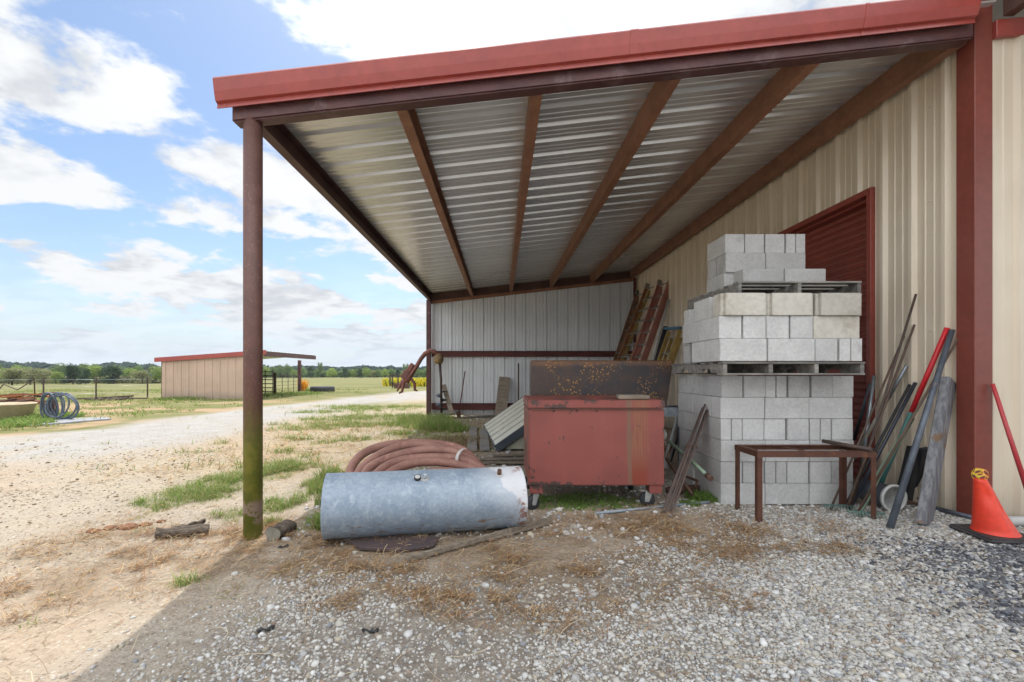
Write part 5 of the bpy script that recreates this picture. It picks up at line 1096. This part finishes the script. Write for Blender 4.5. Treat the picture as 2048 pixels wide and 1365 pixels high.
q = [A(60, 855), A(222, 841), A(212, 838), A(110, 842)]; zz = sum(v.z for v in q) / 4
tag(MB().prism([(v.x, v.y, zz) for v in q], (0, 0, -.02), (0, 0, .045)).build('concrete_slab', M['slab'], bevel=.01), 'flat grey concrete slab on the grass under the blue-grey hose', 'slab')
c_ = A(8, 842); tb = MB().lathe([(.001, 0), (.44, 0), (.47, .02), (.56, .38), (.59, .40), (.58, .42), (.54, .41), (.46, .06), (.001, .05)], c_ + Vector((0, 0, 0)), 30)
tag(tb.build('water_tub', M['tub']), 'cream round stock tub at the left edge of the picture', 'tub')
# scrap heap beyond
sh = thing('scrap_heap', A(35, 812), 'heap of rusty orange and brown scrap metal on the grass at the left', 'scrap heap'); g_ = random.Random(4); c_ = A(35, 811)
for nm, n_, m_, rr_ in (('rusty_tubes', 16, 'rust', .05), ('orange_plates', 16, None, .1), ('dark_bars', 12, 'rebar', .03)):
    mb = MB()
    for k in range(n_):
        a = g_.uniform(-.5, .5); L_ = g_.uniform(.4, 1.2); cc_ = c_ + Vector((g_.uniform(-1.5, .55), g_.uniform(-.5, .6), g_.uniform(.05, .42))); dv = Vector((math.cos(a), math.sin(a) * .8, g_.uniform(-.15, .15)))
        if m_: mb.tube([cc_ - dv * L_ / 2, cc_ + dv * L_ / 2], rr_ * g_.uniform(.5, 1), 7)
        else: mb.bar(cc_ - dv * L_ / 2, cc_ + dv * L_ / 2, .25, .05, (0, 1, 0))
    mb.build(nm, M[m_] if m_ else mat('orange_rust', (.36, .13, .045), (.22, .08, .035), 3, .8, 0, .2, 20), sh)
mb = MB(); mb.tube([c_ + Vector(v) for v in ((-.9, 0, .3), (-.5, 0, .75), (.0, 0, .55), (.4, 0, .8), (.6, 0, .95), (.62, 0, .3))], .02, 6); mb.build('bent_rods', M['rebar'], sh)
lg = thing('branch_heap', A(215, 801), 'low heap of grey branches lying by the field fence', 'branches'); c_ = A(215, 801); mb = MB()
for k in range(14):
    a = g_.uniform(-.3, .3); cc_ = c_ + Vector((g_.uniform(-.7, .9), g_.uniform(-.3, .3), g_.uniform(.03, .15))); dv = Vector((math.cos(a), math.sin(a), g_.uniform(-.1, .1))); L_ = g_.uniform(.5, 1.2); mb.tube([cc_ - dv * L_ / 2, cc_ + dv * L_ / 2], g_.uniform(.02, .05), 6)
mb.build('branches', M['bark'], lg)

# fence of thin steel posts and wires, left of the shed
fn = thing('wire_fence', A(192, 803), 'thin wire fence with dark steel posts between yard and left field', 'fence')
FP = [A(x, y) for x, y in ((-130, 811), (-20, 807), (87, 802), (192, 802), (295, 798))]
for p in FP: MB().bb(p.x - .02, p.x + .02, p.y - .02, p.y + .02, p.z - .1, p.z + .95).build('post', M['rebar'], fn)
mb = MB()
for z in (.30, .60, .88):
    for a, b in zip(FP[:-1], FP[1:]): mb.tube([a + Vector((0, -.025, z)), b + Vector((0, -.025, z))], .0055, 4)
mb.build('wire', M['galv'], fn)

# the cattle shed
s0 = A(333, 799); yd = s0.y; k_ = yd / F; xl, xr = (324 - VX) * k_, (503 - VX) * k_; zg0 = s0.z
zt = lambda x: H - (np.interp(x, [xl, xr], [723, 710.5]) - VY) * k_
shd = thing('cattle_shed', (xl, yd, zg0), 'long low tan corrugated cattle shed with a red roof edge, across the gravel track', 'shed')
y1_ = A(599, 783).y
mb = MB(); corr(mb, (0, yd, 0), (1, 0, 0), (0, 0, 1), (0, -1, 0), xl, xr, lambda u: zg0 - .1, lambda u: float(zt(u)) + .02, xl + .1, .34, PROF); mb.build('side_wall', M['shedwall'], shd)
mb = MB(); corr(mb, (xl, 0, 0), (0, 1, 0), (0, 0, 1), (-1, 0, 0), yd, y1_, lambda u: zg0 - .6, lambda u: float(zt(xl)), 0, .34, PROF); mb.build('back_wall', M['shedwall'], shd)
sl_ = (float(zt(xr)) - float(zt(xl))) / (xr - xl); xe = (527 - VX) * yd / F + .15
rz = lambda x: float(zt(xl)) + sl_ * (x - xl)
mb = MB(); mb.prism([(xl - .25, yd - .12, rz(xl - .25) - .02), (xe, yd - .12, rz(xe) - .02), (xe, yd - .12, rz(xe) + .17), (xl - .25, yd - .12, rz(xl - .25) + .17)], (0, 0, 0), (0, .05, 0)); mb.build('roof_trim', M['red_trim'], shd)
ye_ = xe * F / (632 - VX)
mb = MB(); corr(mb, (0, 0, rz(0) + .12), (0, 1, 0), (1, 0, sl_), (0, 0, 1), yd - .07, ye_, lambda u: xl - .2, lambda u: xe, 0, .34, PROF); mb.build('roof', M['roof'], shd)
mb = MB(); mb.bb(xe - .10, xe, yd - .07, ye_, rz(xe) - .10, rz(xe) + .10); mb.build('eave_beam', M['beam'], shd)
for y in (y1_, ): MB().bb((599 - VX) * y1_ / F - .08, (599 - VX) * y1_ / F + .08, y - .08, y + .08, A(599, 783).z - .1, rz(-12) + .05).build('post', M['beam'], shd)
MB().bb(xr - .1, xr + .04, yd + .02, yd + .16, zg0 - .2, rz(xr)).build('post', M['beam'], shd)
# corral gate and mesh panel beside the shed
gp_ = A(529, 792); gq = A(548, 791); L_ = gp_.y / F
gt = thing('corral_gate', gp_, 'dark tubular corral gate standing beside the open side of the shed', 'gate')
gx0, gx1 = (515 - VX) * L_, (546 - VX) * L_; gz0 = gp_.z
for k in range(6): MB().tube([(gx0, gp_.y, gz0 + .2 + k * .2), (gx1, gp_.y, gz0 + .2 + k * .2)], .022, 6).build('rail', M['rebar'], gt)
for x in (gx0, (gx0 + gx1) / 2, gx1): MB().tube([(x, gp_.y, gz0), (x, gp_.y, gz0 + 1.3)], .025, 6).build('upright', M['rebar'], gt)
gq = A(550, 789); MB().tube([gq - Vector((0, 0, .1)), gq + Vector((0, 0, 1.15))], .07, 8).build('gate_post', M['rebar'], gt)
cf = thing('panel_fence', A(575, 786), 'thin dark mesh panel fence running from the gate post to the far shed post', 'fence'); e0, e1_ = A(552, 788.5), A(598, 784)
for k in range(5):
    p = e0.lerp(e1_, k / 4); MB().tube([p, p + Vector((0, 0, 1.0))], .018, 6).build('upright', M['rebar'], cf)
mb = MB()
for z in (.25, .45, .65, .85, 1.0): mb.tube([e0 + Vector((0, 0, z)), e1_ + Vector((0, 0, z))], .009, 5)
mb.build('wire', M['rebar'], cf)
c_ = A(645, 784); r_ = 23 * c_.y / F
tag(MB().lathe([(.001, 0), (r_, 0), (r_ * 1.02, .02), (r_, r_ * .42), (r_ * .90, r_ * .47), (r_ * .86, r_ * .42), (r_ * .8, r_ * .2), (.001, r_ * .2)], c_, 28).build('tyre_trough', M['black']), 'black rubber tyre trough on the grass right of the shed', 'trough')
# small farm implement in front of the yellow flowers
c_ = A(800, 777); s_ = c_.y / F; fi = thing('box_blade', c_, 'dark rusty farm implement frame at the edge of the field beyond the digger', 'farm implement')
X0 = lambda px: (px - VX) * s_; Z0 = lambda py: H - (py - VY) * s_
MB().bb(X0(790), X0(818), c_.y - .3, c_.y + .3, Z0(777), Z0(767)).build('blade_box', M['darkbeam'], fi)
mb = MB()
for a, b in (((780, 750), (780, 772)), ((785, 752), (785, 776)), ((796, 752), (796, 768)), ((780, 752), (810, 752)), ((783, 768), (792, 768)), ((810, 752), (812, 768))): mb.bar((X0(a[0]), c_.y, Z0(a[1])), (X0(b[0]), c_.y, Z0(b[1])), 2.2 * s_, 2.2 * s_)
mb.build('frame', M['rebar'], fi)
c_ = A(853, 773); tag(MB().bar(c_ + Vector((-.6, 0, .25)), c_ + Vector((.6, 0, .25)), .3, .35, (0, 1, 0)).tube([c_ + Vector((-.45, 0, 0)), c_ + Vector((-.45, 0, .3))], .06, 6).build('red_beam', M['girt'], bevel=.03), 'short red steel beam on a block by the yellow flowers', 'beam')
X, Y, h_ = tuft([(836, 772, 3.2, 2600, .9), (848, 771, 3.0, 1600, .9), (826, 773, 1.6, 900, .7)]); n = len(X)
cc_ = np.array([(.62, .50, .03), (.70, .58, .05), (.20, .26, .05)])[rng.choice(3, n, p=[.4, .25, .35])]
blades('yellow_flowers', X, Y, h_, rng.uniform(.08, .18, n), rng.uniform(.1, .6, n), cc_, M['blade'], 21)
X, Y, h_ = tuft([(606, 782, .25, 160, .9)]); n = len(X); blades('orange_flowers', X, Y, h_, rng.uniform(.03, .07, n), rng.uniform(.1, .5, n), np.repeat([[.75, .38, .05]], n, 0), M['blade'], 22)

# ------------------------------------------------------------------ trees
def crown_mesh(seed, lobes, nleaf, size, squash=1.0):
    g_ = np.random.default_rng(seed); L = []
    for (x, y, z, r) in lobes:
        k = max(30, int(nleaf * r * r / sum(l[3] ** 2 for l in lobes))); u = g_.normal(size=(k, 3)); u /= np.linalg.norm(u, axis=1)[:, None]
        rad = r * (.55 + .5 * g_.random(k)) * (1 + .25 * np.sin(u[:, 0] * 5 + seed) * np.cos(u[:, 2] * 6)); L.append(np.stack([x + u[:, 0] * rad, y + u[:, 1] * rad, z + u[:, 2] * rad * squash], 1))
    P = np.concatenate(L); n = len(P); a = g_.normal(size=(n, 3)); a /= np.linalg.norm(a, axis=1)[:, None]; b = np.cross(a, g_.normal(size=(n, 3))); b /= np.linalg.norm(b, axis=1)[:, None]
    s_ = (size * g_.uniform(.5, 1.3, n))[:, None]; V_ = np.stack([P - a * s_ - b * s_ * .5, P + a * s_ * .6 - b * s_ * .6, P + a * s_ + b * s_ * .5, P - a * s_ * .5 + b * s_ * .7], 1).reshape(-1, 3)
    Fq = np.arange(4 * n).reshape(n, 4); cl = g_.uniform(.62, 1.25, (n, 1)); return V_, Fq, np.repeat(np.repeat(cl, 4, 0), 3, 1)
def make_tree(kind, leafm, seed, Ht, Wd_, nleaf=1500, dense=1.0):
    g_ = random.Random(seed); t = thing('tree', (0, 0, 0), 'tree', 'tree'); lobes = []
    low = .22 if kind != 'cedar' else .12
    nl = 11
    for k in range(nl):
        a = g_.uniform(0, 6.28); zz = g_.uniform(low, .86); rad = (Wd_ / 2) * (1 - abs(zz - .45) * (1.1 if kind != 'tall' else .6)) * g_.uniform(.25, .8)
        if kind == 'cedar': rad = (Wd_ / 2) * (1.05 - zz) * g_.uniform(.2, .8)
        lobes.append((math.cos(a) * rad, math.sin(a) * rad, zz * Ht, Wd_ * g_.uniform(.16, .27) * dense))
    lobes.append((0, 0, Ht * .6, Wd_ * .3))
    V_, Fq, cl = crown_mesh(seed, lobes, nleaf, Wd_ * .022)
    cr = npobj('crown', V_, [Fq], leafm, cl); cr.parent = t
    mb = MB(); mb.tube([(0, 0, -.3), (.03 * Wd_, 0, Ht * .3), (0, 0, Ht * .65)], [Ht * .03, Ht * .022, Ht * .01], 7)
    for (x, y, z, r) in lobes[:7]: mb.tube([(0, 0, Ht * .15 + z * .2), (x * .5, y * .5, z * .7), (x, y, z)], [Ht * .014, Ht * .009, Ht * .003], 5)
    me = bpy.data.meshes.new('trunk'); me.from_pydata([tuple(v) for v in mb.v], [], mb.f); me.materials.append(M['bark_tree']); tr_ = bpy.data.objects.new('trunk', me); C.objects.link(tr_); tr_.parent = t
    return t
KIND = {'bright': ('round', 'leaf_bright', 'bright green round tree'), 'mid': ('round', 'leaf_mid', 'mid green tree'), 'pale': ('open', 'leaf_pale', 'pale olive spreading tree'), 'dark': ('cedar', 'leaf_dark', 'dark green cedar'), 'tall': ('tall', 'leaf_mid', 'tall thin tree')}
first = {}
def tree_at(kind, px, base_py, top_py, wpx, label, grp):
    p = A(px, base_py); s_ = p.y / F; Hh = (base_py - top_py) * s_; Ww = wpx * s_
    kd, lm, _ = KIND[kind]; seed = hash_(kind) + (int(px) % 3)
    key = (kind, int(px) % 3)
    if key not in first:
        o = make_tree(kd, M[lm], seed, 1.0, 1.0, 2600, .85 if kind != 'tall' else .55); first[key] = o
    else: o = dup(first[key], (0, 0, 0))
    o.location = p - Vector((0, 0, .02 * Hh)); o.rotation_euler = (0, 0, (px * 1.37) % 6.28); o.scale = (Ww, Ww, Hh)
    tag(o, label, 'tree', grp); o.name = 'tree'
    return o
def hash_(s_): return sum(ord(c) for c in s_)
LT = [('pale', -40, 771, 728, 80), ('bright', 18, 769, 731, 50), ('pale', 25, 771, 735, 66), ('pale', 62, 770, 731, 62), ('bright', 48, 767, 727, 46), ('pale', 85, 769, 737, 46), ('bright', 112, 768, 741, 34), ('mid', 118, 766, 724, 40), ('dark', 146, 769, 727, 52), ('mid', 165, 767, 723, 50),
      ('bright', 190, 767, 728, 48), ('dark', 172, 769, 736, 30), ('dark', 226, 768, 730, 56), ('mid', 240, 766, 727, 40), ('bright', 262, 767, 735, 38), ('pale', 284, 768, 737, 40), ('mid', 275, 765, 730, 36), ('bright', 314, 767, 728, 42), ('dark', 208, 767, 733, 30), ('bright', 335, 766, 738, 30), ('mid', -5, 768, 726, 46)]
LT.sort(key=lambda t: t[1])
def ordn(i): return ['first', 'second', 'third', 'fourth', 'fifth', 'sixth', 'seventh', 'eighth', 'ninth', 'tenth', 'eleventh', 'twelfth', 'thirteenth', 'fourteenth', 'fifteenth', 'sixteenth', 'seventeenth', 'eighteenth', 'nineteenth', 'twentieth', 'twenty-first', 'twenty-second', 'twenty-third', 'twenty-fourth', 'twenty-fifth', 'twenty-sixth', 'twenty-seventh', 'twenty-eighth'][i]
for i, (kd, px, b_, t_, w_) in enumerate(LT): tree_at(kd, px, b_, t_, w_, f'{KIND[kd][2]}, {ordn(i)} from the left in the row beyond the left field', 'trees beyond the left field')
RT = [('bright', 534, 757, 730, 26), ('mid', 548, 757, 733, 24), ('tall', 561, 757, 727, 18), ('mid', 575, 757, 728, 26), ('bright', 588, 757, 737, 18), ('mid', 605, 757, 734, 22), ('dark', 621, 757, 733, 24), ('tall', 641, 757, 722, 14), ('mid', 634, 757, 736, 18), ('bright', 665, 757, 734, 27), ('dark', 690, 757, 736, 22), ('bright', 706, 757, 740, 17), ('dark', 720, 757, 737, 18),
      ('bright', 735, 757, 733, 19), ('pale', 748, 757, 741, 22), ('mid', 755, 757, 738, 18), ('bright', 771, 757, 736, 20), ('mid', 784, 757, 737, 20), ('dark', 796, 757, 739, 18), ('tall', 812, 757, 725, 18), ('mid', 822, 757, 736, 20), ('bright', 806, 757, 740, 16), ('mid', 836, 757, 736, 20), ('mid', 850, 757, 735, 22), ('bright', 862, 757, 736, 20)]
RT.sort(key=lambda t: t[1])
for i, (kd, px, b_, t_, w_) in enumerate(RT): tree_at(kd, px, b_ - .8, t_, w_, f'{KIND[kd][2]}, {ordn(i)} from the left in the row beyond the right field', 'trees beyond the right field')
# low brush under the tree rows and the far wood: masses nobody could count
def brush(name, x0, x1, y0, y1, hpx0, hpx1, n, m, seed, size, kindcol=1.0, base=None):
    g_ = np.random.default_rng(seed); px = g_.uniform(x0, x1, n); dd_ = g_.uniform(y0, y1, n); X = (px - VX) * dd_ / F; top = np.interp(px, hpx0, hpx1)
    nz = (fbm(px, px * 0, .05, 4, 1) - .5) * 10
    zt_ = H - (top + nz - VY) * dd_ / F; zb_ = zg(X, dd_) - .2; t = g_.random(n) ** .8; Z = zb_ + (zt_ - zb_) * t
    P = np.stack([X, dd_, Z], 1); a = g_.normal(size=(n, 3)); a /= np.linalg.norm(a, axis=1)[:, None]; b = np.cross(a, g_.normal(size=(n, 3))); b /= np.linalg.norm(b, axis=1)[:, None]
    s_ = (size * g_.uniform(.5, 1.3, n))[:, None]; V_ = np.stack([P - a * s_ - b * s_ * .6, P + a * s_ - b * s_ * .6, P + a * s_ + b * s_ * .6, P - a * s_ + b * s_ * .6], 1).reshape(-1, 3)
    cl = np.repeat(np.repeat(g_.uniform(.6, 1.2, (n, 1)), 4, 0), 3, 1) * kindcol
    return npobj(name, V_, [np.arange(4 * n).reshape(n, 4)], m, cl, kind='stuff')
dl = A(150, 768).y
brush('brush', -400, 345, dl + 2, dl + 14, [-400, 0, 100, 160, 345], [760, 760, 759, 755, 757], 6000, M['leaf_pale'], 31, .45)
brush('brush', 500, 1000, 246, 262, [500, 1000], [744, 744], 14000, M['leaf_mid'], 32, 1.0, .8)
brush('far_wood', -900, 1100, 330, 420, [-900, 0, 60, 110, 200, 260, 330, 540, 640, 700, 760, 830, 1100], [728, 728, 732, 735, 733, 734, 735, 738, 737, 740, 739, 739, 739], 60000, M['leaf_far'], 33, 2.2)

# ------------------------------------------------------------------ the air

hzv = MB().box((0, 700, 6), (1900, 1700, 40)).build('haze', M['roof'])
hm = bpy.data.materials.new('haze_air'); hm.use_nodes = True; hm.node_tree.nodes.clear(); ho = hm.node_tree.nodes.new('ShaderNodeOutputMaterial'); hv = hm.node_tree.nodes.new('ShaderNodeVolumePrincipled')
hv.inputs['Color'].default_value = (.80, .88, 1, 1); hv.inputs['Density'].default_value = .00018; hv.inputs['Anisotropy'].default_value = .2; hm.node_tree.links.new(hv.outputs[0], ho.inputs['Volume']); hzv.data.materials.clear(); hzv.data.materials.append(hm)
hzv['kind'] = 'stuff'; cy.volume_bounces = 0
